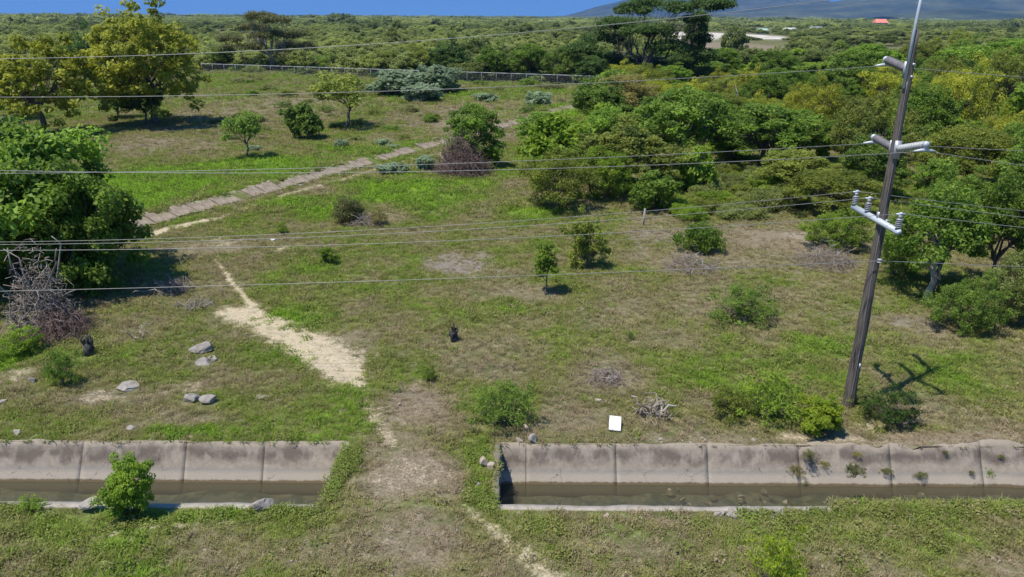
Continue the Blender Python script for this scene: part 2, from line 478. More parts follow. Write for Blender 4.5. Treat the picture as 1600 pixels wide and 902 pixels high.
c = n_mix(N, L, n_range(N, L, n_math(N, L, 'ADD', n_attr(N, 'white'), n_math(N, L, 'MULTIPLY', n_math(N, L, 'SUBTRACT', n4, 0.5), 1.6)), 0.2, 0.75), c, n_mix(N, L, n_range(N, L, n4, 0.4, 0.6), (0.42, 0.36, 0.28), (0.66, 0.62, 0.55)))
L.new(c, P.inputs['Base Color'])
P.inputs['Roughness'].default_value = 0.95
P.inputs['Specular IOR Level'].default_value = 0.1
n_bump(N, L, n_math(N, L, 'ADD', n_math(N, L, 'MULTIPLY', n2, 0.7), n_math(N, L, 'MULTIPLY', n3, 0.3)), P, 0.8, 0.12)
tag(link('ground', gm, mt), kind='structure')

# ------------------------------------------------------------------ concrete canal
def concrete_mat(name, dark):
    mt, nt, N, L, P = new_mat(name)
    pos = geopos(N)
    sep = N.new('ShaderNodeSeparateXYZ'); L.new(pos, sep.inputs[0])
    n_a, n_b, n_c = n_noise(N, L, 0.9, 6, 0.65, pos), n_noise(N, L, 5, 6, 0.7, pos), n_noise(N, L, 26, 4, 0.6, pos)
    mp = N.new('ShaderNodeMapping'); mp.inputs['Scale'].default_value = (1.5, 0.6, 0.9); L.new(pos, mp.inputs['Vector'])
    streak = n_noise(N, L, 1.4, 5, 0.6, mp.outputs[0])
    base = n_mix(N, L, n_range(N, L, n_b, 0.3, 0.7), (0.255, 0.215, 0.168), (0.375, 0.320, 0.250))
    hz = n_math(N, L, 'ADD', sep.outputs['Z'], n_math(N, L, 'MULTIPLY', n_math(N, L, 'SUBTRACT', n_b, 0.5), 0.12))
    hz2 = n_math(N, L, 'ADD', sep.outputs['Z'], n_math(N, L, 'MULTIPLY', n_math(N, L, 'SUBTRACT', n_a, 0.5), 1.1))
    # algae stain over the upper half of the face
    st = n_math(N, L, 'MULTIPLY', n_range(N, L, hz2, -0.62, -0.40), n_range(N, L, hz2, -0.02, -0.28))
    st = n_math(N, L, 'MULTIPLY', st, n_range(N, L, streak, 0.36, 0.52))
    c = n_mix(N, L, n_math(N, L, 'MULTIPLY', st, dark), base, (0.125, 0.098, 0.078))
    # scour mark, then the clean band left by the falling water
    c = n_mix(N, L, n_math(N, L, 'MULTIPLY', n_range(N, L, hz, -0.62, -0.72), 0.45), c, (0.235, 0.228, 0.212))
    c = n_mix(N, L, n_range(N, L, hz, -0.72, -0.84, 0, 0.85), c, (0.40, 0.345, 0.275))
    c = n_mix(N, L, n_range(N, L, hz, -0.985, -1.03), c, (0.14, 0.105, 0.058))
    c = n_mix(N, L, n_math(N, L, 'MULTIPLY', n_range(N, L, n_c, 0.58, 0.72), 0.35), c, (0.18, 0.16, 0.14))
    soil = n_math(N, L, 'ADD', sep.outputs['Z'], n_math(N, L, 'MULTIPLY', n_math(N, L, 'SUBTRACT', n_a, 0.5), 0.9))
    soil = n_math(N, L, 'ADD', soil, n_math(N, L, 'MULTIPLY', n_math(N, L, 'SUBTRACT', n_c, 0.5), 0.4))
    c = n_mix(N, L, n_range(N, L, soil, -0.12, 0.06, 0, 0.75), c, (0.30, 0.25, 0.185))
    vor = N.new('ShaderNodeTexVoronoi'); vor.feature = 'DISTANCE_TO_EDGE'; vor.inputs['Scale'].default_value = 0.75
    wv = N.new('ShaderNodeVectorMath'); wv.operation = 'ADD'
    nz = N.new('ShaderNodeTexNoise'); nz.inputs['Scale'].default_value = 2.5; nz.inputs['Detail'].default_value = 5
    L.new(pos, nz.inputs['Vector']); L.new(pos, wv.inputs[0]); L.new(nz.outputs['Color'], wv.inputs[1]); L.new(wv.outputs[0], vor.inputs['Vector'])
    crack = n_math(N, L, 'MULTIPLY', n_range(N, L, vor.outputs['Distance'], 0.016, 0.004), n_range(N, L, n_a, 0.48, 0.60))
    c = n_mix(N, L, n_math(N, L, 'MULTIPLY', crack, 0.7), c, (0.06, 0.05, 0.045))
    L.new(c, P.inputs['Base Color'])
    P.inputs['Roughness'].default_value = 0.9
    P.inputs['Specular IOR Level'].default_value = 0.2
    n_bump(N, L, n_math(N, L, 'ADD', n_b, n_math(N, L, 'MULTIPLY', n_c, 0.5)), P, 0.5, 0.03)
    return mt
M['concrete'] = concrete_mat('stained_concrete', 0.85)
M['concrete_lip'] = plain_mat('concrete_lip', (0.28, 0.245, 0.195), (0.44, 0.39, 0.32), 4, 0.9, 0, 0.5)
M['concrete_slab'] = plain_mat('concrete_slab', (0.185, 0.145, 0.100), (0.36, 0.295, 0.215), 2.2, 0.92, 0, 0.5, 0.03)
BZ = WZ - 0.28                     # canal bed
SL = (YT - YW) / (0 - WZ)          # run of the slope per metre of drop
def slope_panel(x0, x1, seed, worn=0.0):
    """one cast panel of the far slope: a thin slab with an uneven top edge"""
    rs = np.random.RandomState(seed)
    nu, nv = 22, 9
    u = np.linspace(x0, x1, nu); v = np.linspace(0, 1, nv)
    U, Vv = np.meshgrid(u, v)
    top = 0.03 + (fbm(u * 1.3, u * 0, 77, 4) - 0.5) * (0.09 + 0.34 * worn)
    bot = BZ - 0.05
    Zs = top[None] * Vv + bot * (1 - Vv)
    Ys = YT + SL * Zs + 0.0
    b = (fbm(U * 1.1, Vv * 2.0, 9, 4) - 0.5) * (0.03 + 0.16 * worn)
    Ys = Ys - b * 0.8; Zs = Zs + b * 0.4
    front = np.stack([U, Ys, Zs], -1).reshape(-1, 3)
    back = front + np.array([0, 0.16, -0.07])
    i = np.arange(nu * nv).reshape(nv, nu)
    q = np.stack([i[:-1, :-1], i[:-1, 1:], i[1:, 1:], i[1:, :-1]], -1).reshape(-1, 4)
    n = nu * nv
    ring = np.concatenate([i[0, :], i[1:, -1], i[-1, -2::-1], i[-2:0:-1, 0]])
    rn = np.roll(ring, -1)
    side = np.stack([rn, ring, ring + n, rn + n], -1)
    return quick_mesh('panel', np.concatenate([front, back]), [np.concatenate([q, q[:, ::-1] + n, side])])
def canal(x0, x1, joints, label, endx, worn_from=None):
    root = empty('concrete_canal', (0, 0, 0), label, 'canal', 'reaches of the concrete canal')
    xs = [x0] + joints + [x1]
    for k, (a, b) in enumerate(zip(xs[:-1], xs[1:])):
        w = 1.0 if (worn_from is not None and (a + b) / 2 > worn_from) else 0.0
        link('panel', slope_panel(a + 0.005, b - 0.005, 11 + k + int(abs(x0)), w), M['concrete'], root)
    # near wall with its coping
    nx_ = 160
    xs = np.linspace(x0, x1, nx_)
    w1 = 0.22 + (fbm(xs * 0.9, xs * 0, 91, 4) - 0.5) * 0.16
    prof = [(-0.10, 0.0 - 0.5), (-0.04, 0.012), (0.0, 0.03), (1.0, 0.025), (1.04, -0.05), (1.06, BZ - 0.1)]
    V = np.concatenate([np.stack([xs, YN + (w1 if p[0] >= 0.5 else 0.22 + xs * 0) * p[0] - 0.02, np.full(nx_, p[1]) + (fbm(xs * 2, xs * 0 + 3, 23, 3) - 0.5) * (0.03 if p[1] > -0.1 else 0)], -1) for p in prof])
    i = np.arange(len(V)).reshape(len(prof), nx_)
    link('near_wall', quick_mesh('near_wall', V, np.stack([i[:-1, :-1], i[:-1, 1:], i[1:, 1:], i[1:, :-1]], -1).reshape(-1, 4)), M['concrete_lip'], root)
    # end wall
    g = Geo()
    s = 1 if endx == x0 else -1
    n = 26
    ys = np.linspace(YN - 0.02, YT + 0.05, n)
    tz = 0.03 + (fbm(ys * 3, ys * 0, 5, 3) - 0.5) * 0.10
    th = 0.15 + (fbm(ys * 2.5, ys * 0 + 4, 15, 3) - 0.5) * 0.12
    inner_top = np.stack([np.full(n, endx + s * 0.03) + (fbm(ys * 4, ys * 0, 3, 3) - 0.5) * 0.06, ys, tz], -1)
    outer_top = np.stack([endx - s * th, ys, tz - 0.01], -1)
    inner_bot = inner_top * 1.0; inner_bot[:, 2] = BZ - 0.05; inner_bot[:, 0] = endx + s * 0.05
    V = np.concatenate([outer_top, inner_top, inner_bot])
    i = np.arange(3 * n).reshape(3, n)
    f = np.stack([i[:-1, :-1], i[:-1, 1:], i[1:, 1:], i[1:, :-1]], -1).reshape(-1, 4)
    link('end_wall', quick_mesh('end_wall', V, f), M['concrete'], root)
    g = Geo()
    fx = x1 if endx == x0 else x0
    g.box((fx, (YN + YT) / 2, BZ / 2), (0.2, YT - YN, -BZ + 0.1))
    link('far_end_wall', g.mesh('far_end_wall'), M['concrete'], root)
    return root
JX = lambda px: G(px, 694).x
stepj = 3.05
lj = sorted([JX(127), JX(290), JX(413)] + [JX(127) - stepj * k for k in range(1, 15)])
lj = [j for j in lj if j > CXL + 1]
rj = [JX(822), JX(962), JX(1104)]
rj += [rj[-1] + 2.95 * k for k in range(1, 18)]
canal(CXL, XE1, lj, 'stained concrete canal reach with leafy shrub on its near wall', XE1)
canal(XE2, CXR, rj, 'stained concrete canal reach below the utility pole, worn and root-covered at one end', XE2, JX(1230))
# bed and water
mt, nt, N, L, P = new_mat('canal_silt')
pos = geopos(N)
a, b, c2 = n_noise(N, L, 0.8, 5, 0.6, pos), n_noise(N, L, 4.5, 6, 0.7, pos), n_noise(N, L, 1.9, 3, 0.5, pos)
c = n_mix(N, L, n_range(N, L, b, 0.35, 0.65), (0.085, 0.078, 0.045), (0.215, 0.185, 0.115))
c = n_mix(N, L, n_range(N, L, c2, 0.50, 0.62, 0, 0.9), c, (0.030, 0.048, 0.018))
c = n_mix(N, L, n_range(N, L, a, 0.55, 0.7, 0, 0.6), c, (0.15, 0.14, 0.115))
L.new(c, P.inputs['Base Color']); P.inputs['Roughness'].default_value = 0.9
M['silt'] = mt
mt, nt, N, L, P = new_mat('canal_water')
pos = geopos(N)
body = N.new('ShaderNodeBsdfTransparent'); body.inputs['Color'].default_value = (0.72, 0.76, 0.66, 1)
murk = N.new('ShaderNodeBsdfDiffuse')
murk.inputs['Color'].default_value = (0.150, 0.135, 0.092, 1)
mx = N.new('ShaderNodeMixShader'); mx.inputs[0].default_value = 0.30
L.new(body.outputs[0], mx.inputs[1]); L.new(murk.outputs[0], mx.inputs[2])
gl = N.new('ShaderNodeBsdfGlossy'); gl.inputs['Roughness'].default_value = 0.06
fr = N.new('ShaderNodeFresnel'); fr.inputs['IOR'].default_value = 1.33
bp = N.new('ShaderNodeBump'); bp.inputs['Strength'].default_value = 0.25; bp.inputs['Distance'].default_value = 0.02
L.new(n_noise(N, L, 6, 3, 0.5, pos), bp.inputs['Height'])
L.new(bp.outputs[0], gl.inputs['Normal']); L.new(bp.outputs[0], fr.inputs['Normal'])
mx2 = N.new('ShaderNodeMixShader')
L.new(fr.outputs[0], mx2.inputs[0]); L.new(mx.outputs[0], mx2.inputs[1]); L.new(gl.outputs[0], mx2.inputs[2])
N.remove(P)
L.new(mx2.outputs[0], N['Material Output'].inputs['Surface'])
M['water'] = mt
for x0, x1 in ((CXL, XE1 - 0.03), (XE2 + 0.03, CXR)):
    xs = np.linspace(x0, x1, 120); ys = np.linspace(YN + 0.1, YT - 0.2, 12)
    X_, Y_ = np.meshgrid(xs, ys)
    i = np.arange(X_.size).reshape(X_.shape)
    q = np.stack([i[:-1, :-1], i[:-1, 1:], i[1:, 1:], i[1:, :-1]], -1).reshape(-1, 4)
    Zb = BZ + (fbm(X_ * 1.1, Y_ * 1.1, 61, 4) - 0.5) * 0.34
    tag(link('canal_bed', quick_mesh('canal_bed', np.stack([X_, Y_, Zb], -1).reshape(-1, 3), q, None, True), M['silt']), kind='structure')
    V = np.array([[x0, YN + 0.15, WZ], [x1, YN + 0.15, WZ], [x1, YT - 0.3, WZ], [x0, YT - 0.3, WZ]])
    tag(link('canal_water', quick_mesh('canal_water', V, np.array([[0, 1, 2, 3]])), M['water']), kind='structure')

# ------------------------------------------------------------------ small lined ditch across the field
root = empty('lined_ditch', (DA[0], DA[1], 0), 'cracked concrete slab ditch lining running diagonally across the green field', 'ditch')
rs = random.Random(4)
u = 0.3
up_n = Vector((DNOR[0], DNOR[1], DH / DW)).normalized()
du = Vector((DDIR[0], DDIR[1], 0))
nn = du.cross(up_n).normalized()
while u < DLEN:
    ln = rs.uniform(0.7, 1.7)
    if rs.random() < 0.86:
        w = DW * rs.uniform(0.62, 1.05) * 1.05
        bm = bmesh.new()
        k = 7
        top, bot = [], []
        for i in range(k + 1):
            t = i / k
            s = -ln / 2 + ln * t
            bot.append((s + rs.uniform(-.04, .04), rs.uniform(-0.12, 0.12)))
            top.append((s + rs.uniform(-.04, .04), w + rs.uniform(-0.26, 0.12)))
        ring = bot + top[::-1]
        vs = [bm.verts.new((a, b, 0.0)) for a, b in ring]
        f = bm.faces.new(vs)
        ex = bmesh.ops.extrude_face_region(bm, geom=[f])
        for v in [e for e in ex['geom'] if isinstance(e, bmesh.types.BMVert)]: v.co.z += 0.12
        bmesh.ops.recalc_face_normals(bm, faces=bm.faces)
        me = bpy.data.meshes.new('slab'); bm.to_mesh(me); bm.free()
        o = link('slab', me, M['concrete_slab'], root)
        B = Matrix((du, up_n, nn)).transposed()
        tilt = Matrix.Rotation(R(rs.uniform(-3, 3)), 3, 'X') @ Matrix.Rotation(R(rs.uniform(-2, 2)), 3, 'Y') @ Matrix.Rotation(R(rs.uniform(-2.5, 2.5)), 3, 'Z')
        o.rotation_euler = (B @ tilt).to_euler()
        p = du * (u + ln / 2)
        o.location = (p.x, p.y, -0.02 + rs.uniform(-0.03, 0.02))
    u += ln + rs.uniform(0.02, 0.09)

# ------------------------------------------------------------------ plants: one of each kind, grown from branches and leaves
def unit(v): return v / (np.linalg.norm(v, axis=-1, keepdims=True) + 1e-9)
def leaves(geo, rs, C, rad, n, size, aspect=0.45, flat=0.6, upbias=0.6, tone=None, shell=0.35):
    """n leaves in each of the clumps C; rad (k,3) clump half sizes"""
    k = len(C)
    d = unit(rs.normal(size=(k, n, 3)))
    r = shell + (1 - shell) * rs.rand(k, n, 1)**0.7
    c = C[:, None] + d * r * rad[:, None]
    nrm = unit(rs.normal(size=(k, n, 3)) * 0.75 + d * 0.8 + np.array([-0.25, -0.2, 1.0]) * upbias * 1.7)
    a = unit(np.cross(nrm, unit(rs.normal(size=(k, n, 3)))))
    b = np.cross(nrm, a)
    s = size * (0.45 + 1.1 * rs.rand(k, n, 1))
    ct = (rs.rand(k, 1) if tone is None else tone[:, None])
    t = np.clip(0.55 * ct + 0.45 * rs.rand(k, n), 0, 1)
    a, b = a * s * 0.5, b * s * 0.5 * aspect
    V = np.stack([c - a, c + b - a * 0.1, c + a - nrm * s * 0.12, c - b - a * 0.1], 2).reshape(-1, 3)
    F = np.arange(len(V)).reshape(-1, 4)
    geo.add(V, F)
    geo.T[-1] = np.repeat(t.ravel(), 4)
def limb(rs, a, b, ra, rb, k=5, wob=0.06, sag=0.0):
    a, b = np.asarray(a, float), np.asarray(b, float)
    t = np.linspace(0, 1, k)[:, None]
    P = a * (1 - t) + b * t
    ln = np.linalg.norm(b - a)
    w = rs.normal(size=(k, 3)) * wob * ln * np.sin(t * math.pi)
    P = P + w + np.array([0, 0, 1.0]) * sag * ln * np.sin(t * math.pi)
    return P, np.linspace(ra, rb, k)
class Kind: pass
KINDS = {}
def grow(key, seed, h, r, trunk=0.3, tr=0.16, clumps=60, n=180, size=0.2, aspect=0.45, shape='dome', crad=0.24, flat=0.6,
         low=0.15, limbs=6, upbias=0.6, stems=1, leaf='leaf_mid', bark='bark', lump=0.5, sides=6, bare=0.0, pads=None):
    """a plant h high and r in radius; shape dome, umbrella or column; its mesh data is shared by every copy"""
    rs = np.random.RandomState(seed)
    wood, crown = Geo(), Geo()
    th = trunk * h
    # where the clumps of leaves sit
    if shape == 'pads':                 # flat layers of foliage held out on long limbs: (x, height, radius) as shares of r, h, r
        C = []
        for x_, z_, r_ in pads:
            y0 = rs.uniform(-0.6, 0.6) * math.sqrt(max(0.05, 1 - x_**2))
            m_ = max(3, int(clumps * r_))
            a_ = rs.rand(m_) * 6.283; q_ = np.sqrt(rs.rand(m_)) * r_
            C.append(np.stack([(x_ + np.cos(a_) * q_) * r, (y0 + np.sin(a_) * q_ * 1.3) * r, z_ * h + rs.normal(size=m_) * 0.012 * h - 0.05 * h * (q_ / r_)**2], -1))
        C = np.concatenate(C)
    elif shape == 'umbrella':
        nl = limbs
        ang = rs.rand(clumps) * 2 * math.pi
        rr = np.sqrt(rs.rand(clumps)) * 1.0
        lay = rs.choice([0, 1, 2], clumps, p=[0.25, 0.35, 0.40])
        zt = np.array([0.52, 0.72, 0.93])[lay] - 0.22 * rr**2 + rs.normal(size=clumps) * 0.03
        rmax = np.array([1.0, 0.95, 0.72])[lay] * (0.7 + 0.45 * vnoise(ang * 1.1 + lay * 7, lay * 3.0, seed))
        C = np.stack([np.cos(ang) * rr * rmax * r * 0.9, np.sin(ang) * rr * rmax * r * 0.9, zt * h], -1)
    else:
        d = unit(rs.normal(size=(clumps * 4, 3)))
        d = d[d[:, 2] > (-0.9 if low < 0.11 else -0.55)][:clumps]
        q = 0.45 + 0.55 * rs.rand(len(d), 1)**0.5
        el = np.arctan2(d[:, 1], d[:, 0])
        lm = 1 - lump * 0.6 + lump * 1.0 * vnoise(el * 1.4 + 5, d[:, 2] * 2.2 + 5, seed)[..., None]
        cz = (low + 1) / 2 * h; hz_ = (1 - low) / 2 * h
        e = np.array([r, r, hz_]) * (np.array([0.75, 0.75, 1.0]) if shape == 'column' else 1.0)
        spray = (rs.rand(len(d), 1) < 0.16) * rs.rand(len(d), 1) * 0.26   # shoots that stand out of the outline
        q = q + spray
        d[:, 2] = np.where((d[:, 2] < 0) & (low < 0.11), d[:, 2] * 1.15, d[:, 2])
        C = d * q * lm * e * 0.86 + np.array([0, 0, cz]) + rs.normal(size=3) * np.array([0.08, 0.08, 0]) * r
    cr = crad * r * (0.7 + 0.6 * rs.rand(len(C), 1))
    rad = np.concatenate([cr, cr, cr * flat], 1)
    C[:, 2] = np.maximum(C[:, 2], rad[:, 2] * 0.7 + 0.02 * h)
    # stems and limbs
    for s in range(stems):
        off = rs.normal(size=3) * 0.05 * r * (stems > 1); off[2] = 0
        lean = rs.normal(size=2) * 0.05 * h
        tops = np.array([off[0] * 3 + lean[0], off[1] * 3 + lean[1], th])
        P, q = limb(rs, off - [0, 0, 0.15], tops, tr * 1.25, tr * 0.8, 5, 0.05)
        wood.tube(P, q, sides + 1)
        az = np.arctan2(C[:, 1], C[:, 0])
        grp = ((az + math.pi) / (2 * math.pi) * limbs).astype(int) % limbs
        for g in range(limbs):
            ids = np.where((grp == g) & ((np.arange(len(C)) % stems) == s))[0]
            if not len(ids): continue
            mid = C[ids].mean(0) * np.array([0.6, 0.6, 0.8])
            mid[2] = max(mid[2], th * 1.05)
            P, q = limb(rs, tops, mid, tr * 0.62, tr * 0.34, 5, 0.08, 0.06)
            wood.tube(P, q, sides, False)
            for i in ids[:14]:
                j = rs.randint(2, 5)
                P2, q2 = limb(rs, P[j], C[i] - [0, 0, rad[i, 2] * 0.3], tr * (0.13 if pads else 0.26), tr * 0.05, 4, 0.09, 0.04)
                wood.tube(P2, q2, max(3, sides - 3), False)
    keep = rs.rand(len(C)) >= bare
    leaves(crown, rs, C[keep], rad[keep], n, size, aspect, flat, upbias)
    k = Kind()
    k.wood = wood.mesh(key + '_wood', True)
    k.crown = crown.mesh(key + '_leaves', False, True)
    k.h = float(np.percentile(np.concatenate(crown.V)[:, 2], 99.3))
    cc = np.concatenate(crown.V)
    k.r = float(np.percentile(np.hypot(cc[:, 0], cc[:, 1]), 97))
    k.leaf, k.bark = M[leaf], M[bark]
    k.wood.materials.append(k.bark); k.crown.materials.append(k.leaf)
    KINDS[key] = k
    return k
def plant(key, loc, h, r, name, label, cat, group=None, rz=None, leaf=None, bark=None, tilt=0.0):
    k = KINDS[key]
    e = empty(name, loc, label, cat, group, PR.uniform(0, 6.28) if rz is None else rz)
    if tilt: e.rotation_euler[0] = tilt
    e.scale = (r / k.r, r / k.r, h / k.h)
    link('trunk' if 'tree' in name else 'stem', k.wood, M[bark] if bark else None, e)
    link('crown' if 'tree' in name else 'foliage', k.crown, M[leaf] if leaf else None, e)
    return e
PR = random.Random(77)
def plant_px(key, px, ybase, ytop, wpx, name, label, cat, group=None, **kw):
    p = at(px, ybase)
    h = z_at(p, px, ytop) - p.z
    return plant(key, p, h, wpx / 2 * ppm(p + Vector((0, 0, h / 2))), name, label, cat, group, **kw)

# tree and shrub kinds
grow('broad', 1, 8.5, 5.6, 0.25, 0.28, 210, 150, 0.30, 0.62, 'dome', 0.155, 0.75, 0.02, 8, leaf='leaf_dark', lump=0.9)
grow('canopy', 2, 13, 7, 0.25, 0.35, 300, 78, 0.34, 0.55, 'dome', 0.105, 0.7, 0.06, 7, leaf='leaf_yellow', lump=0.7)
grow('canopy_b', 12, 10, 6, 0.25, 0.3, 200, 72, 0.34, 0.55, 'dome', 0.11, 0.6, 0.10, 6, leaf='leaf_yellow', lump=0.9)
def pads_from(cx, yb, yt, hw, pts): return [((x - cx) / hw, (yb - y) / (yb - yt), q / hw) for x, y, q in pts]
grow('big_layered', 13, 17, 14, 0.2, 0.42, 135, 135, 0.42, 0.5, 'pads', 0.105, 0.55, 0.3, 9, leaf='leaf_deep', pads=pads_from(1000, 130, -4, 120,
     ((985, 18, 26), (1012, 8, 28), (1036, 16, 20), (962, 40, 26), (940, 60, 26), (908, 76, 26), (888, 96, 20), (1000, 48, 34), (1086, 12, 26), (1106, 10, 14), (1066, 30, 14), (1036, 70, 26), (1062, 96, 30), (1088, 112, 22), (960, 92, 32), (1002, 100, 36), (922, 112, 24), (1088, 82, 12), (1084, 58, 10))))
grow('grey_layered', 33, 13, 11, 0.2, 0.45, 90, 105, 0.40, 0.45, 'pads', 0.125, 0.55, 0.3, 8, leaf='leaf_grey', pads=pads_from(424, 110, 20, 71,
     ((420, 26, 22), (444, 30, 20), (398, 42, 22), (376, 58, 16), (466, 52, 18), (482, 70, 14), (430, 52, 28), (402, 70, 18), (456, 82, 18), (478, 92, 14), (440, 70, 20), (366, 74, 10))))
grow('umbrella', 3, 13, 11, 0.22, 0.45, 170, 120, 0.42, 0.4, 'umbrella', 0.12, 0.42, 0.3, 8, leaf='leaf_grey')
grow('thorn_a', 4, 5, 3.4, 0.2, 0.1, 150, 120, 0.19, 0.34, 'dome', 0.145, 0.65, 0.1, 6, leaf='leaf_olive', stems=2, lump=0.8)
grow('thorn_b', 5, 5, 3.6, 0.25, 0.1, 150, 120, 0.19, 0.32, 'umbrella', 0.145, 0.6, 0.3, 7, leaf='leaf_olive', stems=2)
grow('thorn_c', 15, 4, 3.4, 0.15, 0.09, 140, 120, 0.18, 0.35, 'dome', 0.15, 0.65, 0.03, 6, leaf='leaf_olive', stems=3, lump=1.0)
grow('dense_a', 6, 6, 3.4, 0.25, 0.14, 150, 110, 0.20, 0.5, 'dome', 0.14, 0.7, 0.12, 6, leaf='leaf_mid', lump=0.8)
grow('dense_b', 16, 6, 3.6, 0.3, 0.14, 150, 110, 0.20, 0.45, 'umbrella', 0.14, 0.65, 0.3, 6, leaf='leaf_dark')
grow('broadleaf', 7, 4, 2.6, 0.15, 0.09, 70, 75, 0.36, 0.55, 'dome', 0.24, 0.7, 0.05, 6, leaf='leaf_bright', stems=2, lump=0.9)
grow('small_tree', 8, 4.3, 2.3, 0.32, 0.09, 42, 75, 0.24, 0.5, 'dome', 0.25, 0.6, 0.3, 6, leaf='leaf_mid', lump=1.0)
grow('shrub_a', 9, 2.0, 1.1, 0.1, 0.035, 85, 75, 0.10, 0.55, 'dome', 0.20, 0.7, 0.02, 7, leaf='leaf_bright', stems=3, lump=1.2)
grow('shrub_full', 29, 2.0, 1.1, 0.1, 0.035, 115, 150, 0.08, 0.6, 'dome', 0.19, 0.75, 0.02, 8, leaf='leaf_bright', stems=4, lump=1.1)
grow('shrub_b', 10, 1.4, 1.1, 0.1, 0.03, 75, 60, 0.10, 0.35, 'dome', 0.2, 0.6, 0.0, 7, leaf='leaf_mid', stems=3, lump=1.4)
grow('sapling', 18, 2.4, 0.55, 0.15, 0.03, 34, 80, 0.11, 0.5, 'column', 0.42, 0.7, 0.18, 4, leaf='leaf_olive', lump=0.8)
grow('mound', 19, 1.2, 1.6, 0.05, 0.03, 55, 120, 0.13, 0.5, 'dome', 0.28, 0.6, 0.0, 7, leaf='leaf_sage', stems=3, lump=0.8)
grow('milkweed', 20, 2.2, 1.6, 0.1, 0.04, 110, 60, 0.26, 0.62, 'dome', 0.24, 0.8, 0.02, 7, leaf='leaf_blue', stems=4, lump=0.7)
grow('feather', 21, 0.9, 1.0, 0.05, 0.02, 70, 42, 0.09, 0.25, 'dome', 0.2, 0.5, 0.0, 8, leaf='leaf_mid', stems=4, lump=1.5)

# ------------------------------------------------------------------ trees one can pick out
plant_px('broad', 30, 446, 186, 300, 'broadleaf_tree', 'large dark broadleaf tree with glossy leaves down to the ground beside the brush heap', 'tree', rz=0.4)
plant_px('broad', 150, 452, 268, 190, 'broadleaf_tree', 'lower dark broadleaf tree shading the ground at the end of the ditch', 'tree', rz=3.0)
plant_px('broad', -70, 400, 205, 240, 'broadleaf_tree', 'dark broadleaf tree cut by the frame edge behind the big glossy one', 'tree', rz=2.4)
plant_px('canopy', 246, 194, 6, 196, 'tall_yellow_tree', 'tall yellow-green tree with full rounded crown and forked trunk near the chain-link fence', 'tree', rz=0.8)
plant_px('dense_a', 228, 195, 118, 84, 'dark_tree', 'dark creeper-clad tree tucked under the tall yellow-green crown', 'tree', leaf='leaf_deep')
plant_px('canopy_b', 72, 211, 58, 150, 'yellow_tree', 'spreading yellow-green tree with slanting bare limbs and a shadow on the grass', 'tree', rz=2.2)
plant_px('canopy_b', -20, 190, 80, 120, 'yellow_tree', 'yellow-green tree at the frame edge beside the spreading one', 'tree', rz=4.0)
plant_px('dense_a', 140, 150, 40, 78, 'dark_tree', 'dark slim-crowned tree standing between the two yellow-green trees', 'tree', leaf='leaf_deep')
plant_px('dense_a', 186, 185, 128, 60, 'dark_tree', 'vine-hung dark tree in the shade of the tall yellow-green tree', 'tree', leaf='leaf_deep')
plant_px('grey_layered', 424, 110, 20, 142, 'umbrella_tree', 'grey-green umbrella tree with pale bare limbs behind the chain-link fence', 'tree', rz=0.0, bark='bark_pale')
plant_px('big_layered', 1000, 130, -4, 240, 'umbrella_tree', 'huge dark layered umbrella tree rising above the horizon', 'tree', rz=0.0)
plant_px('dense_b', 1082, 128, 20, 46, 'dark_tree', 'narrow vine-covered tree hanging dark against the white quarry ground', 'tree', leaf='leaf_deep')
plant_px('small_tree', 386, 250, 178, 66, 'small_tree', 'small sparse tree alone on the bright grass with a thin trunk', 'tree', rz=0.3)
plant_px('broadleaf', 474, 217, 163, 62, 'dark_shrub', 'dark rounded shrub beside the olive tree in the field', 'shrub', leaf='leaf_mid')
plant_px('small_tree', 542, 199, 116, 104, 'olive_tree', 'broad olive-yellow tree with a short trunk in the open field', 'tree', leaf='leaf_olive', rz=1.7)
plant_px('dense_b', 742, 262, 164, 98, 'overgrown_tree', 'dark flat-topped tree rising out of the purple-brown dead thicket', 'tree', leaf='leaf_dark', rz=0.2)
plant_px('dense_b', 845, 232, 176, 88, 'flat_topped_tree', 'low spreading dark green tree beside the ditch, between thicket and overgrown tree', 'tree', leaf='leaf_dark', rz=1.4)
plant_px('shrub_a', 770, 266, 222, 46, 'dark_shrub', 'dark green shrub leaning on the overgrown tree', 'shrub', leaf='leaf_dark')
for i, (x, yb, yt, w, lab) in enumerate(((630, 149, 112, 92, 'wide blue-green milkweed clump against the fence'), (690, 146, 104, 78, 'tall blue-green milkweed clump next to the widest one'),
        (655, 158, 132, 70, 'low blue-green milkweed clump in front of the two big ones'))):
    plant_px('milkweed', x, yb, yt, w, 'milkweed_bush', lab, 'bush', 'blue-green milkweed clumps by the fence')
for x, yb, yt, w, lab in ((845, 166, 144, 46, 'pale blue-green milkweed in the far field near the ditch end'), (535, 232, 219, 24, 'small milkweed beside the olive tree'),
        (600, 231, 218, 26, 'small milkweed midway along the upper side of the ditch'), (615, 238, 226, 20, 'tiny milkweed touching the upper ditch edge'), (606, 271, 257, 40, 'low milkweed below the ditch'),
        (662, 266, 244, 34, 'milkweed beside the purple-brown thicket'), (760, 158, 146, 40, 'flat milkweed near the fence'), (398, 236, 228, 22, 'tiny pale milkweed left of the small sparse tree'), (620, 268, 255, 40, 'dark milkweed below the ditch near the thicket')):
    plant_px('milkweed', x, yb, yt, w, 'milkweed_bush', lab, 'bush', 'scattered milkweeds in the field', leaf='leaf_blue')
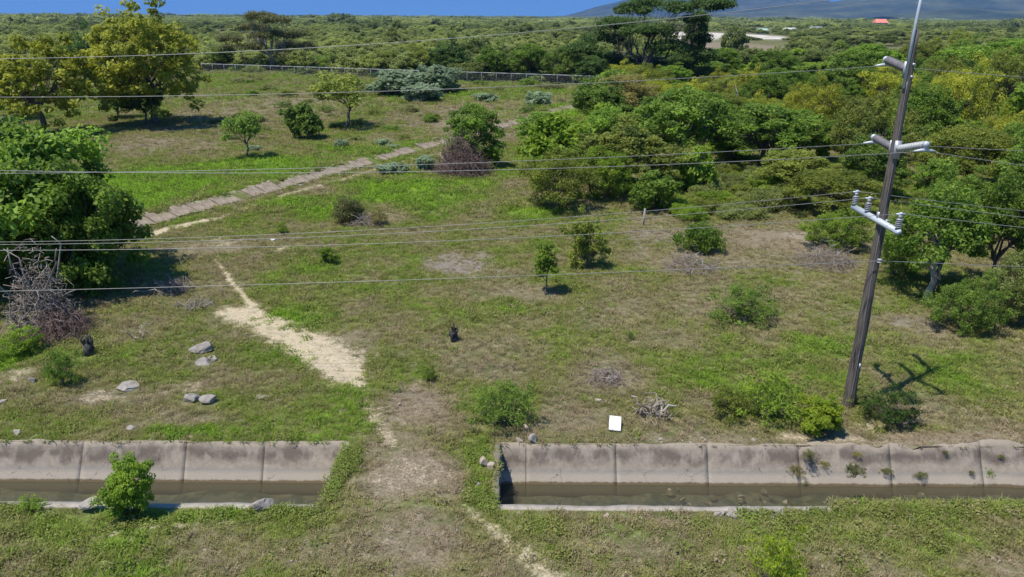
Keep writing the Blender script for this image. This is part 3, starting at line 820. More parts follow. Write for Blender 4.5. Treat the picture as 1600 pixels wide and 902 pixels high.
# shrubs in the open field
plant_px('shrub_full', 205, 803, 712, 82, 'leafy_shrub', 'bushy bright green shrub growing on the near canal wall', 'shrub', rz=0.5)
plant_px('shrub_a', 916, 420, 334, 78, 'tall_shrub', 'tall ragged shrub with a dark shadow in mid field', 'shrub', leaf='leaf_olive', rz=2.0)
plant_px('sapling', 850, 458, 380, 40, 'sapling', 'thin leaning sapling in mid field with a pinkish bare base', 'sapling', leaf='leaf_bright')
plant_px('shrub_a', 513, 414, 384, 38, 'round_shrub', 'small round green shrub in the grass beside the path', 'shrub', leaf='leaf_bright')
plant_px('feather', 780, 662, 596, 118, 'feathery_shrub', 'wide feathery thorn shrub above the canal gap', 'shrub', leaf='leaf_mid', rz=0.6)
plant_px('shrub_full', 1270, 674, 618, 74, 'yellow_shrub', 'yellow-green shrub on the canal bank next to the utility pole', 'shrub', leaf='leaf_lime')
plant_px('shrub_b', 1352, 640, 604, 64, 'leafy_shrub', 'small pale green shrub at the foot of the utility pole', 'shrub', leaf='leaf_sage')
plant_px('shrub_b', 1390, 662, 606, 92, 'dark_shrub', 'dark olive shrub just beyond the utility pole foot', 'shrub', leaf='leaf_deep')
plant_px('feather', 1205, 925, 838, 116, 'feathery_shrub', 'bright feathery shrub at the bottom edge of the photo', 'shrub', leaf='leaf_lime')
plant_px('feather', 1155, 500, 446, 128, 'feathery_shrub', 'flat feathery green shrub in the grass left of the pole', 'shrub', leaf='leaf_mid')
plant_px('feather', 1195, 648, 580, 130, 'feathery_shrub', 'soft green feathery shrub left of the yellow-green canal shrub', 'shrub', leaf='leaf_bright')
plant_px('shrub_b', 1140, 650, 606, 80, 'leafy_shrub', 'scrubby low shrub between deadwood and the soft feathery shrub', 'shrub', leaf='leaf_olive')
plant_px('mound', 1098, 394, 350, 84, 'rounded_shrub', 'rounded green shrub at the edge of the dry patch', 'shrub', leaf='leaf_mid')
plant_px('shrub_b', 102, 600, 545, 62, 'leafy_shrub', 'low green shrub beside the charred stump near the brush heap', 'shrub', leaf='leaf_mid')
plant_px('shrub_b', 30, 552, 512, 80, 'leafy_shrub', 'pale green shrub at the foot of the brush heap', 'shrub', leaf='leaf_bright')
plant_px('shrub_b', 50, 800, 778, 44, 'leafy_shrub', 'small green plant on the near canal wall left of the leafy shrub', 'shrub', leaf='leaf_bright')
plant_px('shrub_b', 440, 366, 346, 26, 'round_shrub', 'tiny green shrub beside the white rag in the grass', 'shrub', leaf='leaf_bright')
plant_px('shrub_b', 985, 529, 518, 12, 'round_shrub', 'tiny dark green plant alone in the right grass', 'shrub', leaf='leaf_mid')
plant_px('shrub_b', 670, 592, 572, 26, 'leafy_shrub', 'small green weed at the edge of the dry track', 'shrub', leaf='leaf_bright')
plant_px('mound', 550, 345, 310, 64, 'dry_bush', 'grey dead-leaved bush in the bright grass below the ditch', 'bush', leaf='leaf_grey')
plant_px('shrub_b', 590, 352, 326, 40, 'dry_bush', 'brown dried bush beside the grey one', 'bush', leaf='leaf_straw')
plant_px('shrub_b', 1335, 745, 726, 36, 'canal_weed', 'olive weed rooted on the worn canal slope', 'weed', leaf='leaf_grey')
for px_, py_, w_, lf_, lab_ in ((1243, 735, 30, 'leaf_straw', 'straggling dry weed hanging down the worn canal slope'), (1255, 750, 34, 'leaf_grey', 'olive dry weed at the foot of the canal slope'),
        (1265, 712, 26, 'leaf_grey', 'small dry weed near the top of the worn canal slope'), (1545, 742, 16, 'leaf_bright', 'single bright tuft on the worn canal slope')):
    p = G(px_, py_, -0.55); q = YT + SL * -0.55
    t = on_plane(px_, py_, q - 0.05)
    plant('feather', (t.x, t.y - 0.02, t.z - 0.12), 0.35, w_ / 2 * ppm(t), 'canal_weed', lab_, 'weed', 'weeds rooted in the canal slope', leaf=lf_)
for i in range(12):
    x = JX(1290) + i * 0.9 + PR.uniform(-.2, .2); z = PR.uniform(-0.75, -0.05)
    plant('feather', (x, YT + SL * z - 0.06, z - 0.06), PR.uniform(.06, .14), PR.uniform(.12, .3), 'canal_weed', 'dry root tangle clinging to the worn canal slope', 'weed', 'dry tangles on the worn canal slope', leaf=PR.choice(['leaf_straw', 'leaf_grey', 'leaf_straw']))

MARKS = [('tree with the pale bare trunk', 1455, 268), ('huge umbrella tree', 1000, 40), ('lower insulators of the pole', 1395, 225), ('top insulator of the pole', 1400, 100), ('crossarm of the pole', 1370, 340),
         ('big-leaved tree facing the ditch', 872, 215), ('dark flat-topped tree', 1052, 180), ('white quarry ground', 1120, 56), ('bare white snag', 1143, 150), ('grey-green sage mounds', 1120, 300),
         ('dark spreading tree', 1190, 205), ('large dark tree at the frame edge', 1560, 100), ('salmon roof', 1377, 42), ('dry tree at the far ditch end', 975, 150), ('pale fence post', 1005, 330),
         ('small sparse tree', 386, 215), ('grey umbrella tree', 424, 60), ('olive-yellow field tree', 542, 160), ('dark rounded field shrub', 474, 190), ('milkweed clumps by the fence', 650, 130),
         ('tall yellow-green tree', 248, 100), ('overgrown tree', 742, 215)]
def to_px(x, y, z):
    v = Vector((x, y, z - H)); d = v.dot(fwd)
    return 800 + FPX * v.dot(rgt) / d, 451 - FPX * v.dot(upv) / d
USED = {}
def place_label(lab, x, y, h, rr):
    px, py = to_px(x, y, h * 0.6)
    best = sorted(MARKS, key=lambda q: math.hypot(q[1] - px, (q[2] - py) * 1.6))
    size = 'small' if rr < 2.5 else 'large' if rr > 3.3 else 'middling'
    for q in best[:4]:
        dx, dy = px - q[1], (py - q[2]) * 1.6
        rel = ('right of' if dx > 0 else 'left of') if abs(dx) > abs(dy) else ('below' if dy > 0 else 'above')
        dist = 'close ' if math.hypot(dx, dy) < 70 else 'well ' if math.hypot(dx, dy) < 170 else 'far '
        t = f'{size} {lab} {dist}{rel} the {q[0]}'
        if t not in USED:
            USED[t] = 1
            return t
    return t
fr_ = random.Random(5)
for k in range(95):
    px_, py_ = fr_.uniform(300, 900), 112 + 110 * fr_.random()**1.3
    p = at(px_, py_)
    u_, v_ = ditch_uv(np.array([p.x]), np.array([p.y]))
    if v_[0] < 2.5 or py_ > 225: continue
    rr = fr_.uniform(0.5, 1.3) * (1 + (p.y - 70) / 110)
    plant(fr_.choice(['mound', 'shrub_b', 'mound']), p, rr * fr_.uniform(.35, .7), rr, 'low_bush', place_label('low dull bush', p.x, p.y, 0.5, rr * 2.2), 'bush', 'low bushes dotted over the far field', leaf=fr_.choice(['leaf_olive', 'leaf_mid', 'leaf_grey', 'leaf_sage']))
# ---- the thicket on the right, tree by tree
def inside(x, y, poly):
    c = False; n = len(poly)
    for i in range(n):
        (x0, y0), (x1, y1) = poly[i], poly[(i + 1) % n]
        if (y0 > y) != (y1 > y) and x < (x1 - x0) * (y - y0) / (y1 - y0) + x0: c = not c
    return c
feature = [  # kind, px, base row, top row, width, leaf, label
 ('thorn_a', 868, 326, 236, 130, 'leaf_olive', 'olive thorn tree at the near tip of the thicket'),
 ('broadleaf', 872, 268, 180, 116, 'leaf_bright', 'bright big-leaved bushy tree at the thicket edge facing the ditch'),
 ('dense_a', 975, 296, 182, 170, 'leaf_olive', 'broad olive tree in the middle of the thicket front'),
 ('broadleaf', 1020, 328, 270, 74, 'leaf_mid', 'dark leafy shrub tree behind the pale fence post'),
 ('dense_b', 1062, 262, 140, 170, 'leaf_dark', 'dark flat-topped tree with visible trunk beside the open sage patch'),
 ('thorn_b', 975, 190, 118, 130, 'leaf_straw', 'dry yellowish thorn tree at the far end of the ditch'),
 ('thorn_a', 935, 312, 232, 110, 'leaf_bright', 'light green feathery tree low in the thicket front'),
 ('dense_b', 1190, 262, 165, 180, 'leaf_dark', 'dark spreading tree behind the pale sage bushes'),
 ('broadleaf', 1268, 250, 182, 92, 'leaf_bright', 'pale big-leaved tree left of the lower insulator'),
 ('broadleaf', 1372, 226, 158, 84, 'leaf_lime', 'lime big-leaved tree just left of the pole'),
 ('thorn_c', 1400, 175, 104, 130, 'leaf_yellow', 'yellow-green thorn tree crossed by the upper pole'),
 ('umbrella', 1570, 160, 62, 200, 'leaf_dark', 'large dark umbrella-shaped tree at the edge above the wires'),
 ('thorn_b', 1300, 335, 268, 150, 'leaf_olive', 'layered olive thorn tree left of the crossarm'),
 ('thorn_c', 1305, 385, 322, 110, 'leaf_bright', 'bright green fern-like thorn shrub under the crossarm wires'),
 ('dense_a', 1455, 458, 268, 170, 'leaf_mid', 'tall leafy tree right behind the pale bare trunk'),
 ('dense_b', 1240, 300, 236, 120, 'leaf_olive', 'olive tree with crossing dark stems beside the sage patch'),
 ('dense_a', 1545, 455, 250, 150, 'leaf_mid', 'dense dark tree mass at the frame edge beyond the pale trunk'),
 ('thorn_a', 1580, 505, 400, 130, 'leaf_sage', 'grey-green thorn bush spilling onto the grass at the frame edge'),
 ('thorn_c', 1400, 432, 368, 80, 'leaf_mid', 'shadowed thorn shrub directly behind the pole'),
 ('thorn_c', 1500, 512, 430, 120, 'leaf_mid', 'dark undergrowth shrub at the foot of the pale trunk tree'),
 ('thorn_b', 1500, 300, 200, 170, 'leaf_olive', 'wide olive thorn tree right of the bent insulator'),
 ('broadleaf', 1085, 300, 232, 64, 'leaf_bright', 'leafy shrub tree between the dark flat-topped tree and sage patch'),
]
spots = []
for kd, px, yb, yt, w, lf, lab in feature:
    e = plant_px(kd, px, yb, yt, w, 'thicket_tree', lab, 'tree', 'trees of the thicket', leaf=lf, bark='bark_pale' if False else None)
    spots.append((e.location.x, e.location.y, 0.4 * w * ppm(e.location)))
poly = [tuple(G(x, y)[:2]) for x, y in ((850, 292), (905, 312), (985, 296), (1030, 262), (1120, 256), (1210, 262), (1262, 300), (1290, 345), (1385, 350), (1410, 425), (1500, 452), (1600, 480), (1720, 520),
        (1950, 420), (2050, 108), (1090, 108), (985, 124), (950, 150), (930, 172), (905, 205), (868, 240))]
xs_, ys_ = [p[0] for p in poly], [p[1] for p in poly]
kinds = [('thorn_a', 'leaf_olive', 'olive feathery thorn tree'), ('thorn_b', 'leaf_olive', 'layered olive thorn tree'),
         ('thorn_c', 'leaf_yellow', 'yellow-green low thorn tree'), ('dense_a', 'leaf_mid', 'mid-green dense tree'),
         ('dense_b', 'leaf_dark', 'dark flat-topped tree'), ('broadleaf', 'leaf_bright', 'bright big-leaved tree')]
rs = random.Random(21)
tries = 0
nth = 0
while tries < 9000 and nth < 250:
    tries += 1
    x, y = rs.uniform(min(xs_), max(xs_)), min(ys_) + (max(ys_) - min(ys_)) * rs.random()**1.35
    if x > 0.80 * y + 6 or not inside(x, y, poly): continue
    rr = rs.choice([rs.uniform(1.3, 2.4), rs.uniform(2.2, 3.4), rs.uniform(3.2, 4.8)]) * (1 + 0.0035 * max(0, y - 60))
    if any((x - a)**2 + (y - b)**2 < ((rr + c) * 0.70)**2 for a, b, c in spots): continue
    t = float(fbm(np.array([x * 0.06]), np.array([y * 0.06]), 4, 2)[0]) + rs.gauss(0, 0.14)
    k, lf, lab = kinds[min(5, max(0, int((t - 0.2) / 0.6 * 6)))]
    h = rr * rs.uniform(1.1, 1.75) + 0.7
    if k == 'broadleaf': h *= 0.85
    if y > 125 and 0.12 < x / y < 0.42: h *= 0.62
    plant(k, (x, y, gz(x, y)), h, rr, 'thicket_tree', place_label(lab, x, y, h, rr), 'tree', 'trees of the thicket', leaf=lf)
    spots.append((x, y, rr)); nth += 1
# sage mounds in front of the thicket
poly2 = [tuple(G(x, y)[:2]) for x, y in ((1000, 322), (1030, 288), (1120, 268), (1215, 275), (1255, 318), (1180, 345), (1060, 345))]
sx, sy = [p[0] for p in poly2], [p[1] for p in poly2]
n2_ = 0
for _ in range(800):
    x, y = rs.uniform(min(sx), max(sx)), rs.uniform(min(sy), max(sy))
    rr = rs.uniform(0.9, 1.7)
    if not inside(x, y, poly2) or any((x - a)**2 + (y - b)**2 < ((rr + c) * 0.6)**2 for a, b, c in spots): continue
    plant('mound', (x, y, gz(x, y)), rr * rs.uniform(.55, .9), rr, 'sage_bush', place_label('soft mounded bush', x, y, 1.0, rr * 1.9), 'bush', 'grey-green bushes before the thicket', leaf=rs.choice(['leaf_sage', 'leaf_sage', 'leaf_bright', 'leaf_olive']))
    spots.append((x, y, rr)); n2_ += 1
# trees along the far side of the chain-link fence
FA, FB = G(316, 114), G(945, 137)
fl = [('dense_a', 700, 122, 58, 74, 'leaf_deep', 'dark tree behind the blue-green milkweeds'), ('dense_a', 770, 126, 66, 70, 'leaf_mid', 'mid-green tree with a climbing vine behind the fence'),
      ('dense_b', 828, 128, 70, 80, 'leaf_dark', 'round dark tree behind the fence'), ('thorn_a', 880, 130, 74, 70, 'leaf_mid', 'green tree behind the fence left of the huge umbrella tree'),
      ('thorn_a', 650, 118, 70, 70, 'leaf_olive', 'olive tree behind the fence left of the dark one'), ('thorn_b', 600, 116, 80, 70, 'leaf_olive', 'flat olive tree behind the fence near the dead trunk'),
      ('thorn_c', 500, 112, 84, 60, 'leaf_mid', 'low green tree right of the grey umbrella tree'), ('dense_a', 345, 110, 74, 50, 'leaf_mid', 'small dark tree left of the grey umbrella tree'),
      ('broadleaf', 772, 127, 92, 24, 'leaf_bright', 'slender bright vine-clad tree behind the fence'), ('thorn_c', 735, 124, 100, 46, 'leaf_olive', 'yellowish bush at the fence beside the dark tree'),
      ('dense_b', 925, 134, 88, 60, 'leaf_deep', 'dark tree below the huge umbrella tree')]
for kd, px, yb, yt, w, lf, lab in fl:
    plant_px(kd, px, yb, yt, w, 'fence_side_tree', lab, 'tree', 'trees behind the fence', leaf=lf)

# ------------------------------------------------------------------ grass and weeds (too many to count): small tufts set out on the ground
def blades(rs, n, ln, wd, spread, lean):
    a = rs.rand(n) * 6.283
    r0 = spread * np.sqrt(rs.rand(n)) * 0.6
    base = np.stack([np.cos(a) * r0, np.sin(a) * r0, np.zeros(n) - 0.02], -1)
    az = a + rs.normal(size=n) * 0.8
    o = np.stack([np.cos(az), np.sin(az), np.zeros(n)], -1)
    s = np.stack([-np.sin(az), np.cos(az), np.zeros(n)], -1)
    L_ = (ln * (0.55 + 0.7 * rs.rand(n)))[:, None]
    q = (lean * (0.4 + 0.9 * rs.rand(n)))[:, None]
    w = (wd * (0.7 + 0.6 * rs.rand(n)))[:, None]
    up = np.array([0, 0, 1.0])
    mid = base + L_ * 0.55 * (up * np.cos(q * 0.6) + o * np.sin(q * 0.6))
    tip = mid + L_ * 0.5 * (up * np.cos(q * 1.5) + o * np.sin(q * 1.5))
    V = np.stack([base - s * w / 2, base + s * w / 2, mid + s * w * 0.45, mid - s * w * 0.45, tip], 1).reshape(-1, 3)
    i = np.arange(n)[:, None] * 5
    return V, i + np.array([[0, 1, 2, 3]]), i + np.array([[3, 2, 4]]), np.repeat(rs.rand(n), 5)
def tuft(name, seed, n, ln, wd, spread, lean, mat, nleaf=0, lsize=0.06):
    rs = np.random.RandomState(seed)
    g = Geo()
    if n:
        V, F4, F3, t = blades(rs, n, ln, wd, spread, lean)
        g.add(V, F4); g.T[-1] = t; g.F3.append(F3)
    if nleaf:
        leaves(g, rs, np.array([[0, 0, 0.06]]), np.array([[spread, spread, 0.07]]), nleaf, lsize, 0.6, 0.5, 0.8)
    me = g.mesh(name, False, True)
    me.materials.append(mat)
    return bpy.data.objects.new(name, me)
def grass_mat(name, green, yellow, straw, trans=0.3):
    mt, nt, N, L, P = new_mat(name)
    dry = n_attr(N, 'dry', 'INSTANCER')
    tone = n_attr(N, 'tone')
    rnd = N.new('ShaderNodeObjectInfo').outputs['Random']
    m = n_math(N, L, 'ADD', dry, n_math(N, L, 'MULTIPLY', n_math(N, L, 'SUBTRACT', tone, 0.5), 0.35))
    fresh = tuple(g_ * k_ for g_, k_ in zip(green, (1.25, 1.32, 0.95)))
    c = n_mix(N, L, n_range(N, L, m, -0.35, 0.05), fresh, green)
    c = n_mix(N, L, n_range(N, L, m, 0.05, 0.5), c, yellow)
    c = n_mix(N, L, n_range(N, L, m, 0.45, 0.95), c, straw)
    sc = N.new('ShaderNodeVectorMath'); sc.operation = 'SCALE'
    L.new(c, sc.inputs[0]); L.new(n_range(N, L, rnd, 0, 1, 0.72, 1.25), sc.inputs['Scale'])
    L.new(sc.outputs[0], P.inputs['Base Color'])
    P.inputs['Roughness'].default_value = 0.75; P.inputs['Specular IOR Level'].default_value = 0.06
    tr = N.new('ShaderNodeBsdfTranslucent'); L.new(sc.outputs[0], tr.inputs['Color'])
    mx = N.new('ShaderNodeMixShader'); mx.inputs[0].default_value = trans
    L.new(P.outputs[0], mx.inputs[1]); L.new(tr.outputs[0], mx.inputs[2])
    L.new(mx.outputs[0], N['Material Output'].inputs['Surface'])
    return mt
M['grass'] = grass_mat('grass', (0.225, 0.350, 0.040), (0.305, 0.298, 0.092), (0.385, 0.305, 0.195))
M['weed'] = grass_mat('weed', (0.175, 0.260, 0.042), (0.280, 0.280, 0.085), (0.38, 0.30, 0.19))
def scatter(name, col, X, Y, scl, idx, dry, label, cat, zofs=0.0, Z=None, zs=None):
    n = len(X)
    if Z is None: Z = ground_z(X, Y)
    me = bpy.data.meshes.new(name)
    me.vertices.add(n)
    me.vertices.foreach_set('co', np.stack([X, Y, Z + zofs], -1).astype(np.float32).ravel())
    rs = np.random.RandomState(n)
    for k, ty, v in (('scl', 'FLOAT_VECTOR', np.stack([scl, scl, scl if zs is None else zs], -1)), ('rot', 'FLOAT_VECTOR', np.stack([rs.normal(size=n) * 0.08, rs.normal(size=n) * 0.08, rs.rand(n) * 6.283], -1)),
                     ('idx', 'INT', idx), ('dry', 'FLOAT', dry), ('tint', 'FLOAT', dry)):
        at_ = me.attributes.new(k, ty, 'POINT')
        at_.data.foreach_set('vector' if ty == 'FLOAT_VECTOR' else 'value', np.ascontiguousarray(v, np.int32 if ty == 'INT' else np.float32).ravel())
    o = bpy.data.objects.new(name, me)
    COL.objects.link(o)
    ng = bpy.data.node_groups.new(name, 'GeometryNodeTree')
    ng.interface.new_socket('Geometry', in_out='INPUT', socket_type='NodeSocketGeometry')
    ng.interface.new_socket('Geometry', in_out='OUTPUT', socket_type='NodeSocketGeometry')
    N, L = ng.nodes, ng.links
    gi, go = N.new('NodeGroupInput'), N.new('NodeGroupOutput')
    ci = N.new('GeometryNodeCollectionInfo')
    ci.inputs['Collection'].default_value = col
    ci.inputs['Separate Children'].default_value = True
    ci.inputs['Reset Children'].default_value = True
    ip = N.new('GeometryNodeInstanceOnPoints')
    ip.inputs['Pick Instance'].default_value = True
    def na(nm, ty):
        t = N.new('GeometryNodeInputNamedAttribute'); t.data_type = ty; t.inputs['Name'].default_value = nm
        return t.outputs['Attribute']
    L.new(gi.outputs[0], ip.inputs['Points'])
    L.new(ci.outputs[0], ip.inputs['Instance'])
    L.new(na('idx', 'INT'), ip.inputs['Instance Index'])
    L.new(na('rot', 'FLOAT_VECTOR'), ip.inputs['Rotation'])
    L.new(na('scl', 'FLOAT_VECTOR'), ip.inputs['Scale'])
    L.new(ip.outputs[0], go.inputs[0])
    md = o.modifiers.new('scatter', 'NODES'); md.node_group = ng
    return tag(o, label, cat, kind='stuff')
tufts = bpy.data.collections.new('tufts')
for i, t in enumerate((tuft('a_tuft', 1, 26, 0.13, 0.013, 0.16, 1.1, M['grass']), tuft('b_tuft', 2, 30, 0.10, 0.014, 0.20, 1.3, M['grass']),
                       tuft('c_tuft', 3, 14, 0.22, 0.011, 0.12, 0.8, M['grass']), tuft('d_weed', 4, 0, 0, 0, 0.18, 0, M['weed'], 60, 0.042),
                       tuft('e_weed', 5, 10, 0.12, 0.013, 0.15, 0.9, M['weed'], 36, 0.04))):
    tufts.objects.link(t)
CLEAR = []
for x_, y_, w_ in ((313, 550, 44), (319, 567, 26), (333, 562, 22), (197, 603, 44), (300, 627, 26), (328, 630, 32), (206, 671, 14), (412, 796, 30), (138, 800, 30), (833, 690, 14), (756, 727, 14), (768, 732, 14),
                   (1130, 806, 22), (1150, 806, 24), (1172, 806, 24), (1195, 806, 24), (1215, 806, 20), (962, 672, 26), (710, 531, 20), (140, 556, 24), (426, 376, 14), (52, 597, 10), (4, 632, 14)):
    c_ = G(x_, y_); CLEAR.append((c_.x, c_.y, w_ / 2 * ppm(c_)))
def grass_band(name, y0, y1, dens, size, seed, label):
    rs = np.random.RandomState(seed)
    w0 = 0.74 * (0.94 * y1 + 4.5) + 3
    n = int((y1 - y0) * 2 * w0 * dens)
    X, Y = (rs.rand(n) * 2 - 1) * w0, y0 + (y1 - y0) * rs.rand(n)
    keep = (np.abs(X) < 0.74 * (0.94 * Y + 4.5) + 3) & ~in_canal(X, Y, 0.03)
    X, Y = X[keep], Y[keep]
    u, v = ditch_uv(X, Y)
    keep = ~((v > 0.02) & (v < DW * (0.72 + 0.3 * vnoise(u * 0.9, u * 0, 4))) & (u > 0) & (u < DLEN))
    keep &= ~((Y > YN - 0.16) & (Y < YN + 0.1) & ((X < XE1) | (X > XE2)) & (fbm(X * 0.8, Y * 0, 19, 3) < 0.56))
    for ex, ey, er in CLEAR:
        keep &= ~(((X - ex)**2 + ((Y - ey + er * 0.5) / 1.3)**2) < er**2)
    X, Y = X[keep], Y[keep]
    sand, dryz, lush, grey = (zone(k, X, Y) for k in ('sand', 'dry', 'lush', 'grey'))
    cl = fbm(X * 0.55, Y * 0.55, 41, 4); cl2 = fbm(X * 1.7, Y * 1.7, 51, 3); big = fbm(X * 0.11, Y * 0.11, 71, 3)
    p = 1.15 - 1.3 * sand - 0.72 * dryz - 0.3 * grey + 0.5 * lush - 2.2 * np.clip(cl - 0.5, 0, 1) + 0.9 * (cl2 - 0.5)
    keep = rs.rand(len(X)) < p
    X, Y, cl, cl2, big, dryz, lush, grey = (a[keep] for a in (X, Y, cl, cl2, big, dryz, lush, grey))
    n = len(X)
    dry = np.clip(0.51 + 1.35 * (cl - 0.5) + 0.8 * (big - 0.5) + 0.5 * dryz + 0.3 * grey - 0.75 * lush + rs.normal(size=n) * 0.13 - 0.14 * np.clip((Y - 45) / 50, 0, 1), -0.45, 1)
    green = (cl2 + rs.normal(size=n) * 0.12 > 0.70) & (dry < 0.45)
    idx = np.where(green | (rs.rand(n) < 0.06 + 0.16 * lush), rs.choice([3, 4], n), rs.choice([0, 1, 2], n, p=[0.4, 0.4, 0.2]))
    sc = size * (0.6 + 0.8 * rs.rand(n)) * (1 + 0.35 * lush) * (1 - 0.3 * dryz) * (0.8 + 0.5 * cl2)
    scatter(name, tufts, X, Y, sc, idx, dry, label, 'grass')
    return n
NG = [grass_band('grass', 11.0, 27, 78, 0.95, 1, 'short patchy green and straw grass around the canal'),
      grass_band('grass', 27, 50, 44, 1.12, 2, 'rough yellow-green grass of the mid field'),
      grass_band('grass', 50, 105, 15, 1.75, 3, 'bright and dull grass along the diagonal ditch'),
      grass_band('grass', 105, 215, 3.2, 3.0, 4, 'dull brownish grass of the far field before the fence')]
print('grass tufts', NG)
rs_ = np.random.RandomState(19)
n_ = 9000
Yw = 13 + (75 - 13) * rs_.rand(n_)**1.25; Xw = (rs_.rand(n_) * 2 - 1) * (0.74 * (0.94 * Yw + 4.5))
k = (fbm(Xw * 0.28, Yw * 0.28, 88, 4) > 0.60) & ~in_canal(Xw, Yw, 0.15) & (zone('sand', Xw, Yw) < 0.2) & (zone('dry', Xw, Yw) < 0.75)
u_, v_ = ditch_uv(Xw, Yw); k &= ~((v_ > -0.3) & (v_ < DW + 0.2) & (u_ > 0))
Xw, Yw = Xw[k], Yw[k]
scatter('tall_weeds', tufts, Xw, Yw, 1.0 + 1.0 * rs_.rand(len(Xw))**2, rs_.choice([2, 3, 4, 2], len(Xw)), np.clip(0.35 + rs_.normal(size=len(Xw)) * 0.25, 0, 1), 'taller ragged weeds growing in loose patches', 'weeds')
print('weeds', len(Xw))
# creeping weeds that hang over the canal edges
rs_ = np.random.RandomState(9)
X = np.concatenate([rs_.uniform(-24, XE1, 900), rs_.uniform(XE2 + 1.2, 24, 900), np.full(420, XE1) + rs_.normal(size=420) * 0.2 + 0.32, np.full(420, XE2) + rs_.normal(size=420) * 0.2 - 0.42])
Y = np.concatenate([YN - np.abs(rs_.normal(size=900)) * 0.35 - 0.02, YN - np.abs(rs_.normal(size=900)) * 0.35 - 0.02, rs_.uniform(YN - .3, YT + .3, 420), rs_.uniform(YN - .4, YT + .3, 420)])
cv = fbm(X * 0.5, Y * 0.5 + 3, 15, 3)
k = ((cv > np.where(Y < YN + 0.1, 0.54, 0.56)) & ~((X > XE1 + 0.05) & (X < XE2) & False))
k &= ~((Y > YN + 0.05) & (Y < YT) & ((X < XE1 - 0.02) | (X > XE2 + 0.0)) & (rs_.rand(len(X)) < 0.7))
X, Y = X[k], Y[k]
n_ = 1500
Xg = JX(1235) + (26 - JX(1235)) * rs_.rand(n_); Yg = YN + rs_.uniform(-0.25, 0.34, n_)
scatter('grass', tufts, Xg, Yg, 0.9 + 0.8 * rs_.rand(n_), rs_.choice([0, 1, 2, 4], n_), np.clip(0.35 + rs_.normal(size=n_) * 0.15, 0, 1), 'grass overgrowing the near canal edge below the pole', 'grass', Z=np.full(n_, 0.03))
scatter('creeping_weeds', tufts, X, Y, 0.75 + 0.7 * rs_.rand(len(X)), rs_.choice([3, 4, 3], len(X)), 0.05 + 0.25 * rs_.rand(len(X)), 'green creeping weeds along the canal edges', 'weeds', Z=np.full(len(X), 0.03))

# ------------------------------------------------------------------ utility pole
PB = at(1325, 634)
PT = on_plane(1429, 46, PB.y)
PT.x = (PT.x + PB.x) / 2 + 0.02
pole = empty('utility_pole', PB, 'tall dark wooden utility pole with grey crossarm beside the canal', 'utility pole')
hp = PT.z - PB.z
lean = (PT.x - PB.x) / hp
def on_pole(z): return np.array([lean * z, 0.0, z])
def p_h(px, py):                       # height on the pole that shows at row py
    return on_plane(px, py, PB.y).z - PB.z
def pr(z): return 0.20 - 0.095 * z / hp
g = Geo()
zs_ = np.linspace(-0.6, hp, 26)
rsn = np.random.RandomState(3)
g.tube(np.stack([lean * zs_ + rsn.normal(size=26) * 0.008, rsn.normal(size=26) * 0.008, zs_], -1), pr(zs_), 18)
link('shaft', g.mesh('shaft', True), M['wood_pole'], pole)
g = Geo()                              # steel mast carrying the shield wire
g.tube([on_pole(hp - 1.7) + [-0.12, -0.09, 0], on_pole(hp + 0.2) + [-0.10, -0.09, 0], on_pole(hp + 2.3) + [-0.02, -0.06, 0]], [0.045, 0.045, 0.04], 8)
mast = link('mast', g.mesh('mast'), M['galv'], pole)
g = Geo()                              # earth wire down the pole
zz = np.linspace(0.3, hp - 1.5, 40)
a_ = math.radians(-108) + 0.12 * np.sin(zz * 0.9)
g.tube(np.stack([lean * zz + (pr(zz) + 0.012) * np.cos(a_), (pr(zz) + 0.012) * np.sin(a_), zz], -1), 0.011, 5)
link('earth_wire', g.mesh('earth_wire'), M['wire'], pole)
g = Geo(); z = p_h(1338, 568)
g.box(on_pole(z) + [0.06, -pr(z) - 0.006, 0], (0.05, 0.012, 0.17))
link('number_tag', g.mesh('number_tag'), M['board_white'], pole)
g = Geo()                              # cracks and splinters at mid height
for k in range(9):
    z = rsn.uniform(0.8, hp * 0.8); a = math.radians(rsn.uniform(-160, -20)); l = rsn.uniform(0.5, 1.5)
    c_ = np.array([math.cos(a), math.sin(a), 0])
    g.tube([on_pole(z) + c_ * (pr(z) - 0.004), on_pole(z + l / 2) + c_ * (pr(z + l / 2) + 0.006), on_pole(z + l) + c_ * (pr(z + l) - 0.004)], [0.006, 0.013, 0.005], 4)
link('splinter', g.mesh('splinter'), M['char'], pole)
def post_insulator(a, b, sheds, r, body, shape='straight'):
    """ribbed insulator from a to b (local to the pole)"""
    a, b = np.array(a, float), np.array(b, float)
    ax = b - a; ln = np.linalg.norm(ax); prof = [(0.0, 0.0), (r * 0.55, 0.0), (r * 0.55, 0.06)]
    for k in range(sheds):
        s = 0.08 + (ln - 0.16) * k / sheds; d = (ln - 0.16) / sheds
        prof += [(r * 0.6, s), (r, s + d * 0.42), (r * 0.98, s + d * 0.55), (r * 0.6, s + d * 0.72)]
    prof += [(r * 0.55, ln - 0.06), (r * 0.5, ln), (0.0, ln)]
    g = Geo(); g.lathe(prof, a, 14, ax)
    o = link('insulator', g.mesh('insulator', False), M[body], pole)
    return o
def fit_bracket(z, side, parent, hgt=0.5):
    g = Geo()
    g.box(on_pole(z) + [0, side * (pr(z) + 0.03), 0], (0.20, 0.06, hgt))
    g.box(on_pole(z + hgt * 0.36) + [0.05, -side * (pr(z) + 0.02), 0], (0.08, 0.06, 0.08))
    g.box(on_pole(z - hgt * 0.36) + [0.05, -side * (pr(z) + 0.02), 0], (0.08, 0.06, 0.08))
    link('mounting_bracket', g.mesh('mounting_bracket'), M['steel'], parent)
TIPS = {}
